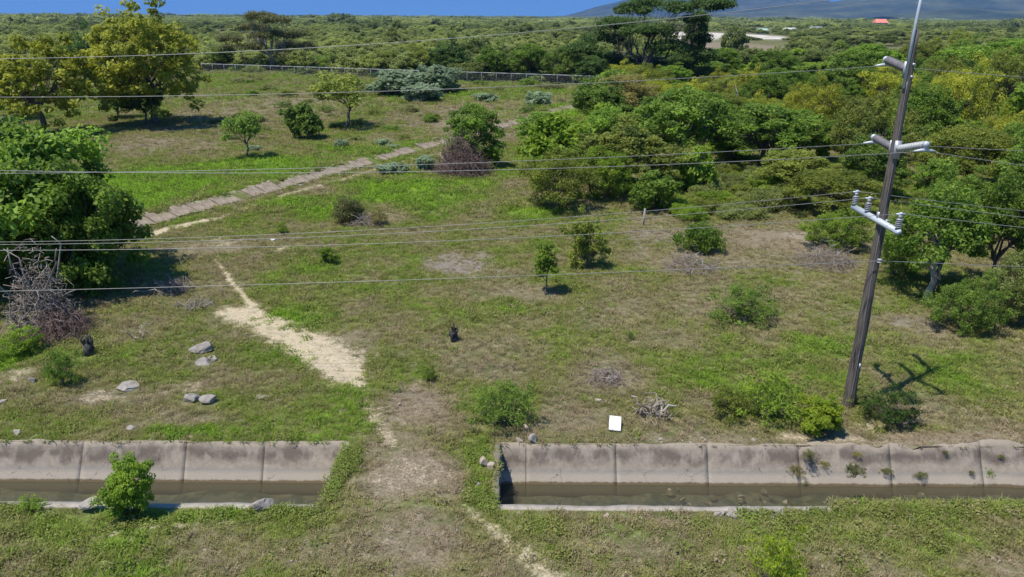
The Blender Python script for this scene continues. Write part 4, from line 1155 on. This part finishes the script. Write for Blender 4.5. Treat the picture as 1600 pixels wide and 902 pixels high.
# top insulator, pointing away
z1 = p_h(1408, 108)
e1 = np.array([on_pole(z1)[0], pr(z1) + 1.45, z1 + 0.20])
i1 = post_insulator(on_pole(z1) + [0, pr(z1) + 0.05, 0], e1, 9, 0.13, 'ceramic')
fit_bracket(z1 - 0.04, 1, pole)
z2 = p_h(1393, 232)
e2 = np.array([on_pole(z2)[0] - 0.05, pr(z2) + 1.25, z2 + 0.14])
i2 = post_insulator(on_pole(z2) + [0, pr(z2) + 0.05, 0], e2, 8, 0.125, 'ceramic')
fit_bracket(z2 - 0.02, 1, pole, 0.5)
# third insulator, towards the canal, pale
z3 = z2
e3 = np.array([on_pole(z3)[0] + 0.22, -pr(z3) - 1.20, z3 + 0.34])
i3 = post_insulator(on_pole(z3) + [0, -pr(z3) - 0.05, 0.02], e3, 9, 0.115, 'ceramic_pale')
fit_bracket(z3 - 0.02, -1, pole, 0.56)
for ins, e in ((i1, e1), (i2, e2), (i3, e3)):
    g = Geo()
    g.lathe([(0, -0.05), (0.09, -0.05), (0.10, 0.03), (0.06, 0.08), (0, 0.08)], e, 10, (e - on_pole(e[2])) * [1, 1, 0] + [0, 0, 0.1])
    g.box(e + [0, 0, -0.12], (0.09, 0.09, 0.20))
    g.tube([e + [-0.32, 0, -0.20], e + [-0.1, 0, -0.17], e + [0.1, 0, -0.17], e + [0.32, 0, -0.20]], [0.025, 0.05, 0.05, 0.025], 6)
    link('wire_clamp', g.mesh('wire_clamp'), M['galv'], ins)
    TIPS[ins.name] = e + np.array([0, 0, -0.2])
# crossarm with three pin insulators
zc_ = p_h(1380, 344)
ca, cb = np.array([on_pole(zc_)[0] - 0.14, 1.72, zc_ + 0.02]), np.array([on_pole(zc_)[0] - 0.06, -1.42, zc_ - 0.02])
ax = Vector(cb - ca); rot = Vector((0, 1, 0)).rotation_difference(ax).to_matrix()
g = Geo(); g.box((ca + cb) / 2 + [-pr(zc_) * 0.4, 0, 0], (0.14, ax.length, 0.17), rot)
bm = bmesh.new(); tmp = g.mesh('tmp'); bm.from_mesh(tmp); bmesh.ops.bevel(bm, geom=bm.edges, offset=0.012, segments=2, affect='EDGES')
me = bpy.data.meshes.new('crossarm'); bm.to_mesh(me); bm.free()
arm = link('crossarm', me, M['galv'], pole)
g = Geo(); g.box(on_pole(zc_ + 0.16) + [-0.1, 0.0, 0.0], (0.16, 0.1, 0.22)); g.box(on_pole(zc_) + [0.10, -0.12, 0], (0.1, 0.1, 0.1))
link('arm_bolt', g.mesh('arm_bolt'), M['steel'], arm)
PINS = []
for t in (0.03, 0.32, 0.96):
    q = ca + (cb - ca) * t + [-pr(zc_) * 0.4, 0, 0.065]
    g = Geo()
    pf = [(0.03, 0), (0.03, 0.05)]
    for k in range(5): pf += [(0.055, 0.06 + k * 0.06), (0.105, 0.075 + k * 0.06), (0.10, 0.085 + k * 0.06), (0.05, 0.10 + k * 0.06)]
    pf += [(0.05, 0.37), (0.07, 0.40), (0.06, 0.45), (0, 0.46)]
    g.lathe(pf, q, 14)
    pin = link('pin_insulator', g.mesh('pin_insulator'), M['ceramic_grey'], arm)
    g = Geo(); g.box(q + [0, 0, 0.48], (0.26, 0.05, 0.05)); g.box(q + [0.02, 0, 0.50], (0.08, 0.10, 0.07))
    link('wire_clamp', g.mesh('wire_clamp'), M['galv'], arm)
    PINS.append(q + np.array([0, 0, 0.5]))
z8 = p_h(1370, 404)
n8 = on_pole(z8) + np.array([0.04, -pr(z8) - 0.10, 0])
g = Geo(); g.lathe([(0, -0.06), (0.075, -0.06), (0.075, -0.03), (0.045, -0.02), (0.045, 0.02), (0.075, 0.03), (0.075, 0.06), (0, 0.06)], n8, 12)
g.tube([on_pole(z8), n8], 0.02, 6)
link('neutral_spool', g.mesh('neutral_spool'), M['ceramic_pale'], pole)

# ------------------------------------------------------------------ overhead wires
def wire(start, pl, pr_, label, r=0.0095):
    """start: world point at the pole; pl: photograph points to the left, pr_: one to the right; each half hangs as a parabola in its own plane"""
    S = Vector(start) + Vector(PB)
    Y = S.y
    pts = [on_plane(px, py, Y) for px, py in pl] + [S]
    A = np.polyfit([p.x - S.x for p in pts], [p.z for p in pts], 2, w=[1.0] * (len(pts) - 1) + [8])
    A[0] = max(A[0], 0.0002)
    lo = -75.0
    xa = np.linspace(lo, 0, 70)
    za = np.polyval(A, xa); za += (S.z - za[-1])
    q = on_plane(pr_[0], pr_[1], Y)
    xr = q.x - S.x
    cA = A[0]
    b = (q.z - S.z) / xr - cA * xr
    xb = np.linspace(0, 75, 70)[1:]
    zb = S.z + b * xb + cA * xb**2
    X_ = np.concatenate([xa, xb]) + S.x
    g = Geo(); g.tube(np.stack([X_, np.full(len(X_), Y), np.concatenate([za, zb])], -1), r, 5)
    return tag(link('overhead_wire', g.mesh('overhead_wire', True), M['wire']), label, 'wire', 'overhead wires')
wire(on_pole(hp + 1.15) + np.array([-0.06, -0.1, 0]), [(0, 93), (530, 70), (1070, 30)], (1600, -5), 'topmost shield wire rising past the top of the pole mast', 0.010)
wire(TIPS[i1.name], [(0, 152), (530, 145), (940, 129)], (1600, 121), 'wire held by the single top insulator of the pole')
wire(TIPS[i2.name], [(0, 271), (690, 258), (1070, 238)], (1600, 236), 'wire held by the lower far-side dark insulator')
wire(TIPS[i3.name], [(0, 267), (575, 268), (1070, 258)], (1600, 259), 'wire held by the pale near-side insulator')
wire(PINS[0], [(0, 379), (530, 360), (1070, 328)], (1600, 330), 'upper of the three crossarm wires, on the far end pin')
wire(PINS[1], [(0, 383), (530, 367), (1070, 338)], (1600, 340), 'middle crossarm wire, on the second pin')
wire(PINS[2], [(0, 392), (530, 381), (1070, 360)], (1600, 356), 'lowest of the three crossarm wires, on the near end pin')
wire(n8, [(0, 455), (530, 442), (1070, 420)], (1600, 417), 'lowest neutral wire on the small pale spool', 0.0105)

# ------------------------------------------------------------------ chain-link fence across the far field
fence = empty('chain_link_fence', FA, 'long grey chain-link fence with thin posts across the far field', 'fence')
fv = FB - FA; fl_ = fv.length; fd = fv / fl_
nb = int(fl_ / 3.2)
FHT = 2.1
g = Geo(); g.tube([(0, 0, -0.3), (0, 0, FHT + 0.02)], 0.022, 6); post_me = g.mesh('post')
g = Geo()
bay = fl_ / nb
for k in range(-9, 14):                 # woven wires, both ways
    for sgn in (1, -1):
        x0 = k * bay / 14 * 1.5
        pa, pb = [x0, 0.05], [x0 + FHT, FHT]
        if pa[0] < 0: pa = [0, 0.05 - x0]
        if pb[0] > bay: pb = [bay, 0.05 + bay - x0]
        if pa[0] >= bay or pa[1] >= FHT or pb[1] <= pa[1]: continue
        if sgn < 0: pa, pb = [bay - pa[0], pa[1]], [bay - pb[0], pb[1]]
        g.tube([(pa[0], 0, pa[1]), (pb[0], 0, pb[1])], 0.0055, 3, False)
g.tube([(0, 0, 0.05), (bay, 0, 0.05)], 0.012, 3, False)
mesh_me = g.mesh('wire_mesh')
g = Geo(); g.tube([(0, 0, FHT), (bay, 0, FHT)], 0.055, 5); rail_me = g.mesh('top_rail')
fa = math.atan2(fd.y, fd.x)
for k in range(nb + 1):
    p = fd * (bay * k)
    o = link('post', post_me, M['fence_wire'], fence, p)
    if k < nb:
        o = link('wire_mesh', mesh_me, M['fence_wire'], fence, p); o.rotation_euler[2] = fa
        o = link('top_rail', rail_me, M['fence_wire'], fence, p); o.rotation_euler[2] = fa

# ------------------------------------------------------------------ stones, slabs, deadwood, litter
def rock_mesh(name, seed, sx, sy, sz, n=9, bev=0.0):
    """a broken stone: a ball cut flat by random planes, roughened"""
    rs = np.random.RandomState(seed)
    bm = bmesh.new()
    bmesh.ops.create_icosphere(bm, subdivisions=3, radius=1.0)
    V = np.array([v.co[:] for v in bm.verts])
    for k in range(n):
        nn = unit(rs.normal(size=3)); d = rs.uniform(0.42, 0.72)
        over = np.maximum(V @ nn - d, 0)
        V = V - over[:, None] * nn
    V = V / np.abs(V).max(0)
    V += rs.normal(size=V.shape) * 0.018
    V = V * np.array([sx, sy, sz]) / 2 + np.array([0, 0, sz * 0.24])
    for v, c in zip(bm.verts, V): v.co = c
    me = bpy.data.meshes.new(name); bm.to_mesh(me); bm.free()
    return me
def rock(px, py, wpx, hpx, label, mat='rock', seed=1, name='stone', thick=None, rot=0, tilt=0, z=None):
    p = at(px, py)
    s = ppm(p)
    w = wpx * s
    hh = hpx * s * 1.3 if thick is None else thick
    o = link(name, rock_mesh(name, seed, w, max(w * 0.7, hpx * s * 1.2), hh), M[mat], None, p if z is None else Vector((p.x, p.y, z)))
    o.rotation_euler = (tilt, 0, rot)
    return tag(o, label, 'stone')
rock(313, 550, 42, 20, 'large pale slab of broken concrete lying tilted in the grass', seed=3, name='concrete_slab', thick=0.55, tilt=0.3)
rock(319, 567, 26, 10, 'smaller flat stone in front of the large tilted slab', seed=4)
rock(333, 562, 22, 6, 'thin stone piece right of the small flat stone', seed=5)
rock(197, 603, 42, 12, 'flat pinkish-white stone lying alone in the grass', seed=6, thick=0.34)
rock(300, 627, 26, 12, 'white stone, first of a pair above the canal', seed=7)
rock(328, 630, 32, 12, 'white stone, wider of a pair above the canal', seed=8)
rock(206, 671, 16, 7, 'small pale stone above the canal edge', seed=9)
rock(28, 678, 14, 8, 'small grey stone beside the canal edge near the frame side', seed=10)
rock(4, 632, 16, 9, 'whitish stone cut by the frame edge', seed=11)
rock(52, 597, 12, 9, 'small round grey stone left of the flat pinkish one', seed=12)
rock(412, 622, 24, 5, 'thin grey stone half sunk in grass', seed=13)
rock(833, 690, 16, 14, 'grey stone standing on the canal top corner', seed=14)
rock(811, 690, 13, 8, 'small cream stone beside the standing grey one', 'rock_tan', seed=15)
rock(756, 727, 14, 14, 'squarish cream stone left of the canal end', 'rock_tan', seed=16)
rock(768, 732, 14, 10, 'wedge-shaped cream stone touching the canal end wall', 'rock_tan', seed=17)
rock(748, 758, 8, 8, 'tiny white stone in the weeds by the canal end', seed=18)
rock(412, 796, 36, 22, 'pale boulder on the near canal wall', seed=19)
rock(822, 672, 12, 10, 'small cream stone above the canal corner', 'rock_tan', seed=20)
rock(936, 626, 14, 6, 'small flat cream stone above the white board', 'rock_tan', seed=21)
rock(947, 808, 12, 8, 'orange-cream stone on the canal near edge', 'rock_tan', seed=22)
rock(625, 636, 6, 5, 'tiny yellow-white pebble on the dry track', 'rock_tan', seed=23)
# leaning slab on the near wall
p = at(138, 800); s = ppm(p)
o = link('concrete_slab', rock_mesh('concrete_slab', 31, 44 * s, 20 * s, 0.14, 9, 0.1), M['rock'], None, (p.x, p.y, 0.22))
o.rotation_euler = (0.5, -0.55, 0.2); tag(o, 'pale pointed slab leaning over the near canal wall', 'stone')
# crumbled coping and stones along the edges
rs = random.Random(8)
pools = [rock_mesh('rubble_stone', 40 + k, 0.24, 0.18, 0.13) for k in range(5)]
for k in range(46):
    px, py = 1118 + rs.random()**0.8 * 104, 803 + rs.gauss(0, 3)
    p = at(px, py)
    o = link('rubble_stone', rs.choice(pools), M['rock'], None, p); sc = rs.uniform(0.5, 1.2); o.scale = (sc, sc, sc); o.rotation_euler[2] = rs.uniform(0, 6)
    tag(o, 'whitish stone in the rubble strip on the near canal edge', 'stone', 'rubble strip on the canal edge')
for k in range(24):
    px = rs.choice([rs.uniform(1020, 1110), rs.uniform(780, 1200), rs.uniform(0, 520)]); p = at(px, 690); p.y = YT + rs.uniform(0.1, 0.45)
    o = link('edge_stone', rs.choice(pools), M['rock'] if rs.random() < .6 else M['rock_tan'], None, p); sc = rs.uniform(0.3, 0.8); o.scale = (sc, sc, sc); o.rotation_euler[2] = rs.uniform(0, 6)
    tag(o, 'small pale stone lying along the top of the canal slope', 'stone', 'stones along the canal top')
for k in range(40):
    x = rs.uniform(XE2 + 3, 17); y = rs.uniform(YN + 0.5, YW - 0.1)
    if rs.random() < .6: x = rs.uniform(JX(1010), JX(1200))
    o = link('canal_stone', rs.choice(pools), M['rock_wet'], None, (x, y, WZ - rs.uniform(0.03, 0.16))); sc = rs.uniform(0.5, 1.5); o.scale = (sc, sc, sc); o.rotation_euler[2] = rs.uniform(0, 6)
    tag(o, 'brown wet stone lying in the shallow canal water', 'stone', 'stones in the canal water')
for k in range(90):
    y = rs.uniform(13.5, 34); x = rs.uniform(-0.6, 0.62) * (0.94 * y + 4)
    if rs.random() < .45: x, y = rs.uniform(-8, 1.5), rs.uniform(13.6, 17)
    if in_canal(np.array([x]), np.array([y]), 0.2)[0]: continue
    o = link('pebble', rs.choice(pools), M['rock'] if rs.random() < .7 else M['rock_tan'], None, (x, y, gz(x, y))); sc = rs.uniform(0.2, 0.5); o.scale = (sc, sc, sc); o.rotation_euler[2] = rs.uniform(0, 6)
    tag(o, 'small pale pebble scattered on the near grass', 'pebble', 'pebbles on the grass')
# white board
p = at(962, 672)
bm = bmesh.new(); bmesh.ops.create_cube(bm, size=1)
for v in bm.verts: v.co = Vector((v.co.x * 0.40, v.co.y * 0.66, v.co.z * 0.04))
bmesh.ops.bevel(bm, geom=bm.edges, offset=0.008, segments=1, affect='EDGES')
me = bpy.data.meshes.new('white_board'); bm.to_mesh(me); bm.free()
o = link('white_board', me, M['board_white'], None, (p.x, p.y + 0.2, p.z + 0.16)); o.rotation_euler = (0.28, 0.05, -0.14)
tag(o, 'bright white rectangular board lying in the grass above the canal', 'board')
p = at(426, 376)
o = link('white_rag', rock_mesh('white_rag', 55, 12 * ppm(p), 0.3, 0.2, 16), M['board_white'], None, p); tag(o, 'crumpled white rag or bag in the grass near the path', 'litter')
for k in range(70):
    u_ = rs.uniform(0, DLEN * 0.75); v_ = rs.choice([rs.uniform(-0.5, 0.1), rs.uniform(DW * 0.9, DW + 0.5)])
    x_, y_ = DA + DDIR * u_ + DNOR * v_
    o = link('ditch_stone', rs.choice(pools), M['rock_tan'] if rs.random() < .6 else M['rock'], None, (x_, y_, gz(x_, y_))); sc = rs.uniform(0.6, 1.7); o.scale = (sc, sc, sc); o.rotation_euler[2] = rs.uniform(0, 6)
    tag(o, 'broken stone lying along the edge of the diagonal ditch', 'stone', 'stones along the diagonal ditch')
# charred stumps
def stump(px, py, hpx, wpx, label, seed):
    p = at(px, py); s = ppm(p); hh, w = hpx * s, wpx * s
    rs = np.random.RandomState(seed)
    e = empty('charred_stump', p, label, 'stump')
    g = Geo(); g.tube([(0, 0, -0.1), (0, 0, hh * 0.25), (rs.normal() * .03, 0, hh * 0.5)], [w * 0.30, w * 0.24, w * 0.16], 9)
    link('base', g.mesh('base'), M['char'], e)
    for k in range(11):
        a = rs.rand() * 6.28; t = 0.25 + 0.75 * rs.rand()
        b = np.array([math.cos(a) * w * 0.42 * rs.rand(), math.sin(a) * w * 0.42 * rs.rand(), hh * (0.55 + 0.45 * rs.rand())])
        P_, q = limb(rs, [b[0] * 0.4, b[1] * 0.4, hh * 0.1], b, w * 0.10, w * 0.03, 5, 0.10)
        g = Geo(); g.tube(P_, q, 5)
        link('prong', g.mesh('prong'), M['char'], e)
stump(710, 531, 32, 24, 'charred forked stump standing in the middle of the field', 2)
stump(140, 556, 36, 30, 'charred bristly stump near the brush heap', 3)
# heaps of dead branches
def brush(px, py, wpx, hpx, n, label, mat, seed, name='brush_heap', thick=0.012, nlimb=8, dpx=None):
    p = at(px, py); s = ppm(p); w, hh = wpx * s / 2, hpx * s
    rs = np.random.RandomState(seed)
    e = empty(name, p, label, 'dead branches')
    for k in range(nlimb):
        a = rs.rand() * 6.28
        st = np.array([math.cos(a) * w * rs.rand() * 0.7, math.sin(a) * w * rs.rand() * 0.7, 0.02])
        en = st + np.array([rs.normal() * w * 0.6, rs.normal() * w * 0.4, hh * (0.3 + 0.7 * rs.rand())])
        P_, q = limb(rs, st, en, thick * 3, thick * 1.2, 6, 0.10, 0.1)
        g = Geo(); g.tube(P_, q, 6); link('branch', g.mesh('branch'), M['bark_pale'] if rs.rand() < .35 else M[mat], e)
    g = Geo()
    for k in range(n):
        a = rs.rand() * 6.28; rr = math.sqrt(rs.rand())
        top = hh * (1 - rr**2) * (0.5 + 0.6 * rs.rand())
        c = np.array([math.cos(a) * rr * w, math.sin(a) * rr * w, max(0.03, top * rs.rand()**0.6)])
        d_ = unit(rs.normal(size=3) * [1, 1, 0.6]) * w * (0.18 + 0.3 * rs.rand())
        P_, q = limb(rs, c - d_, c + d_, thick, thick * 0.35, 5, 0.16, 0.08)
        P_[:, 2] = np.maximum(P_[:, 2], 0.01)
        g.tube(P_, q, 3, False)
    o = link('twigs', g.mesh('twigs'), M[mat], e); o['kind'] = 'stuff'
    return e
brush(72, 512, 92, 140, 420, 'tall grey-purple heap of dead branches leaning on the dark broadleaf tree', 'twig', 1, thick=0.018, nlimb=16)
brush(95, 522, 90, 40, 500, 'low pinkish-brown dead brush at the foot of the tall heap', 'twig_purple', 2, thick=0.014)
brush(724, 270, 84, 62, 900, 'purple-brown dead vine mass wrapped under the overgrown tree', 'twig_purple', 3, name='dead_thicket', thick=0.022, nlimb=14)
brush(945, 596, 56, 20, 110, 'grey tangle of dry twigs in the near grass', 'twig', 4)
brush(1022, 650, 58, 46, 60, 'pale sun-bleached forked branches lying above the white board', 'deadwood', 5, name='dead_branches', thick=0.020, nlimb=9)
brush(1290, 412, 90, 26, 260, 'dry brown branch heap on the bare patch left of the pole', 'twig', 6)
brush(1080, 420, 80, 18, 160, 'thin dead twigs at the edge of the dry patch', 'twig', 7)
brush(575, 352, 50, 22, 160, 'dead twigs beside the dried bush', 'twig', 8)
brush(270, 455, 60, 20, 200, 'dead branches in the shade right of the broadleaf tree', 'twig', 9)
brush(305, 480, 60, 8, 90, 'thin dead branches on the ground near the path start', 'twig', 10)
brush(220, 530, 40, 26, 24, 'bare pale twigs sticking up from the left grass', 'deadwood', 11, name='dead_branches', thick=0.010, nlimb=5)
brush(1400, 655, 50, 12, 120, 'dry twigs under the dark shrub by the pole', 'twig', 13)
# pale bare tree behind the sage patch, dead trunk by the fence, concrete post
def snag(px, yb, yt, label, seed, mat='bark_pale', thick=0.11):
    p = at(px, yb); hh = z_at(p, px, yt) - p.z
    rs = np.random.RandomState(seed)
    e = empty('dead_tree', p, label, 'dead tree')
    P_, q = limb(rs, [0, 0, -0.2], [rs.normal() * .2, 0, hh * 0.75], thick, thick * 0.6, 6, 0.014)
    g = Geo(); g.tube(P_, q, 7); link('trunk', g.mesh('trunk'), M[mat], e)
    for k in range(6):
        a = rs.rand() * 6.28
        s0 = P_[rs.randint(2, 6)]
        en = s0 + np.array([math.cos(a) * hh * 0.16, math.sin(a) * hh * 0.16, hh * (0.12 + 0.2 * rs.rand())])
        P2, q2 = limb(rs, s0, en, thick * 0.4, thick * 0.12, 5, 0.1)
        g = Geo(); g.tube(P2, q2, 5); link('branch', g.mesh('branch'), M[mat], e)
snag(1143, 190, 132, 'bare white snag standing in the middle of the thicket', 3, thick=0.18)
snag(1450, 472, 352, 'pale bare trunk with short broken limbs right of the pole', 8, thick=0.16)
snag(580, 110, 80, 'pale dead trunk behind the far fence', 4, thick=0.2)
snag(1228, 300, 255, 'thin dark bare stems before the dark spreading tree', 6, 'bark', 0.09)
p = at(1005, 352)
o = empty('fence_post', p, 'short pale weathered post at the front of the thicket', 'post')
g = Geo(); g.tube([(0, 0, -0.2), (0.02, 0, 0.5), (0.05, 0.0, z_at(p, 1007, 326) - p.z)], [0.07, 0.065, 0.055], 7); link('shaft', g.mesh('shaft'), M['bark_pale'], o)

# ------------------------------------------------------------------ far country: woods, quarry huts, hills
def crown_proto(name, seed, r, h, clumps, n, size, flat):
    rs = np.random.RandomState(seed)
    g = Geo()
    d = unit(rs.normal(size=(clumps * 3, 3))); d = d[d[:, 2] > -0.35][:clumps]
    C = d * (0.4 + 0.6 * rs.rand(len(d), 1)**0.5) * np.array([r, r, h * 0.5]) * (0.75 + 0.5 * rs.rand(len(d), 1)) + np.array([0, 0, h * 0.5])
    cr = 0.28 * r * (0.7 + 0.6 * rs.rand(len(d), 1))
    leaves(g, rs, C, np.concatenate([cr, cr, cr * flat], 1), n, size, 0.6, flat, 0.8)
    me = g.mesh(name, False, True); me.materials.append(M['leaf_far'])
    return bpy.data.objects.new(name, me)
woods = bpy.data.collections.new('woods')
for o in (crown_proto('a_wood', 1, 3.2, 5.0, 40, 110, 0.40, 0.7), crown_proto('b_wood', 2, 3.6, 4.0, 40, 110, 0.40, 0.55),
          crown_proto('c_wood', 3, 2.8, 6.0, 36, 110, 0.40, 0.8), crown_proto('d_wood', 4, 4.4, 3.0, 46, 100, 0.42, 0.5),
          crown_proto('e_wood', 5, 7.0, 3.2, 60, 26, 1.3, 0.5)):
    woods.objects.link(o)
def far_band(y0, y1, cell, r0, r1, seed, label, ids, hs=1.0):
    rs = np.random.RandomState(seed)
    n = int(0.5 * (y1 - y0) * 2 * 0.82 * (y0 + y1) / cell**2)
    Y = np.sqrt(y0**2 + (y1**2 - y0**2) * rs.rand(n)); X = (rs.rand(n) * 2 - 1) * (0.80 * Y + 20)
    line = FA.y + (X - FA.x) * (FB.y - FA.y) / (FB.x - FA.x)
    lim = np.where(X < FA.x - 6, 172 + 0 * X, np.where(X < FB.x, line + 5, 196))
    k = (Y > lim)
    ql = np.where(Y > 250, fbm(X / 90, Y / 160, 6, 4), 0.6)
    k &= rs.rand(n) < np.clip((ql - 0.34) * 5, 0.08, 1)
    k &= zone('white', X, Y) < 0.05
    q1, q2 = G(1060, 84), G(1230, 60)          # open brown ground before the quarry
    k &= ~((X > q1.x * 0.9) & (X < q2.x * 1.05) & (Y > 235) & (Y < 480) & (X / Y > 0.215) & (X / Y < 0.36))
    X, Y, ql = X[k], Y[k], ql[k]
    n = len(X)
    sc = r0 + (r1 - r0) * rs.rand(n)**1.6
    tall = rs.rand(n) < 0.05
    zs = sc * (0.75 + 0.5 * rs.rand(n)) * hs * np.where(tall, 1.4, 1.0) * np.where((X > 40) & (Y > 230) & (Y < 700), 0.62, 1.0)
    zs = np.minimum(zs, np.where(tall, 1.8, 0.9) * np.where(Y > 950, 2.2, 1.0))
    tint = np.clip(0.5 + 1.5 * (fbm(X / 60, Y / 90, 16, 4) - 0.5) * 2 + rs.normal(size=n) * 0.22 - 0.35 * tall, 0, 1)
    scatter('far_woods', woods, X, Y, sc, rs.choice(ids, n), tint, label, 'woods', Z=np.full(n, -0.2), zs=zs)
    return n
NF = [far_band(135, 360, 5.4, 0.65, 1.4, 31, 'dense scrub woodland just beyond the fence and thicket', [0, 1, 2, 3]),
      far_band(360, 950, 10.5, 0.9, 2.0, 32, 'green scrub woodland in the middle distance', [0, 1, 2, 3], 0.8),
      far_band(950, 2600, 24, 1.6, 3.6, 33, 'flat hazy woodland towards the horizon', [4], 0.75),
      far_band(2600, 9500, 85, 4.0, 9.0, 34, 'thin dark tree line along the horizon', [4], 0.42)]
print('far', NF)
def hut(px, py, wpx, hpx, wall, roof, label, dep=6, name='hut', gable=True):
    p = G(px, py); s = ppm(p); w, hh = wpx * s, hpx * s
    e = empty(name, p, label, 'building')
    g = Geo(); g.box((0, dep / 2, hh * 0.32), (w, dep, hh * 0.66)); link('wall', g.mesh('wall'), M[wall], e)
    g = Geo()
    a, b = hh * 0.64, hh
    V = np.array([[-w * .54, -0.4, a], [w * .54, -0.4, a], [w * .54, dep + .4, a], [-w * .54, dep + .4, a], [-w * .46, dep / 2, b], [w * .46, dep / 2, b]])
    g.add(V, [[0, 1, 5, 4], [2, 3, 4, 5]]); g.add(V, [[1, 2, 5], [3, 0, 4]])
    link('roof', g.mesh('roof'), M[roof], e)
    for k in (-0.25, 0.22):
        g = Geo(); g.box((w * k, -0.03, hh * 0.3), (w * 0.12, 0.06, hh * 0.26)); link('window', g.mesh('window'), M['dark_open'], e)
    return e
hut(1377, 46, 18, 15, 'wall_pale', 'salmon', 'salmon-roofed building glowing among the far trees', 12, 'house')
hut(1193, 53, 14, 8, 'wall_green', 'wall_green', 'pale green shed at the end of the white quarry ground', 8, 'shed')
hut(1236, 51, 18, 7, 'wall_pale', 'wall_pale', 'pale low building right of the green shed', 8, 'house')
hut(1277, 50, 18, 8, 'wall_pale', 'steel', 'grey-roofed building furthest right beside the quarry', 8, 'house')
hut(1176, 38, 13, 6, 'wall_pale', 'wall_pale', 'tiny pale house on the far wooded plain', 10, 'house')
# far ridges
mt, nt, N, L, P = new_mat('hill_scrub')
pos = geopos(N)
f = n_noise(N, L, 0.0022, 7, 0.65, pos); f2 = n_noise(N, L, 0.012, 5, 0.6, pos)
c = n_mix(N, L, n_range(N, L, f, 0.38, 0.62), (0.030, 0.050, 0.030), (0.105, 0.120, 0.060))
c = n_mix(N, L, n_range(N, L, f2, 0.45, 0.65, 0, 0.5), c, (0.028, 0.045, 0.026))
L.new(c, P.inputs['Base Color']); P.inputs['Roughness'].default_value = 1.0; P.inputs['Specular IOR Level'].default_value = 0.0
M['hill'] = mt
def ridge(name, Y, prof, depth_, seed):
    xs = np.array([on_plane(px, 20, Y).x for px, _ in prof]); zs = np.array([max(0.0, on_plane(px, py, Y).z) for px, py in prof])
    x = np.linspace(xs[0], xs[-1], 260); z = np.interp(x, xs, zs)
    v = np.linspace(-1, 1, 40)
    X_, V_ = np.meshgrid(x, v)
    Hh = np.tile(z, (40, 1)) * np.clip(1 - np.abs(V_)**1.3, 0, 1)
    er = fbm(X_ / 420, V_ * depth_ / 420, seed, 5)
    Hh = Hh * (0.90 + 0.34 * er) - 3
    i = np.arange(X_.size).reshape(X_.shape)
    me = quick_mesh(name, np.stack([X_, Y + V_ * depth_, Hh], -1).reshape(-1, 3), np.stack([i[:-1, :-1], i[:-1, 1:], i[1:, 1:], i[1:, :-1]], -1).reshape(-1, 4), None, True)
    tag(link(name, me, M['hill']), kind='structure')
ridge('hills', 10200, [(850, 26), (885, 24), (930, 12), (985, 0), (1040, -12), (1110, -18), (1180, -16), (1240, -6), (1300, 5), (1360, 8), (1500, 14), (1650, 22), (1700, 26)], 1500, 5)
ridge('hills', 7600, [(1020, 26), (1130, 20), (1220, 12), (1290, 6), (1360, -2), (1440, -12), (1540, -16), (1640, -22), (1800, -30), (2000, -20), (2200, 20)], 1300, 9)
ridge('hills', 5200, [(1380, 26), (1440, 20), (1500, 15), (1560, 17), (1640, 14), (1760, 18), (1850, 26)], 500, 12)

# ------------------------------------------------------------------ air
g = Geo()
g.box((0, 6150, 298.5), (24000, 13100, 607))
hz = link('haze', g.mesh('haze'))
mt = bpy.data.materials.new('haze'); mt.use_nodes = True
N, L = mt.node_tree.nodes, mt.node_tree.links
N.remove(N['Principled BSDF'])
pv = N.new('ShaderNodeVolumePrincipled')
pv.inputs['Color'].default_value = (0.26, 0.48, 1.0, 1)
pv.inputs['Density'].default_value = 5.4e-5
pv.inputs['Anisotropy'].default_value = 0.0
L.new(pv.outputs[0], N['Material Output'].inputs['Volume'])
hz.data.materials.append(mt)
tag(hz, 'thin pale blue haze over the whole plain', 'haze', kind='stuff')
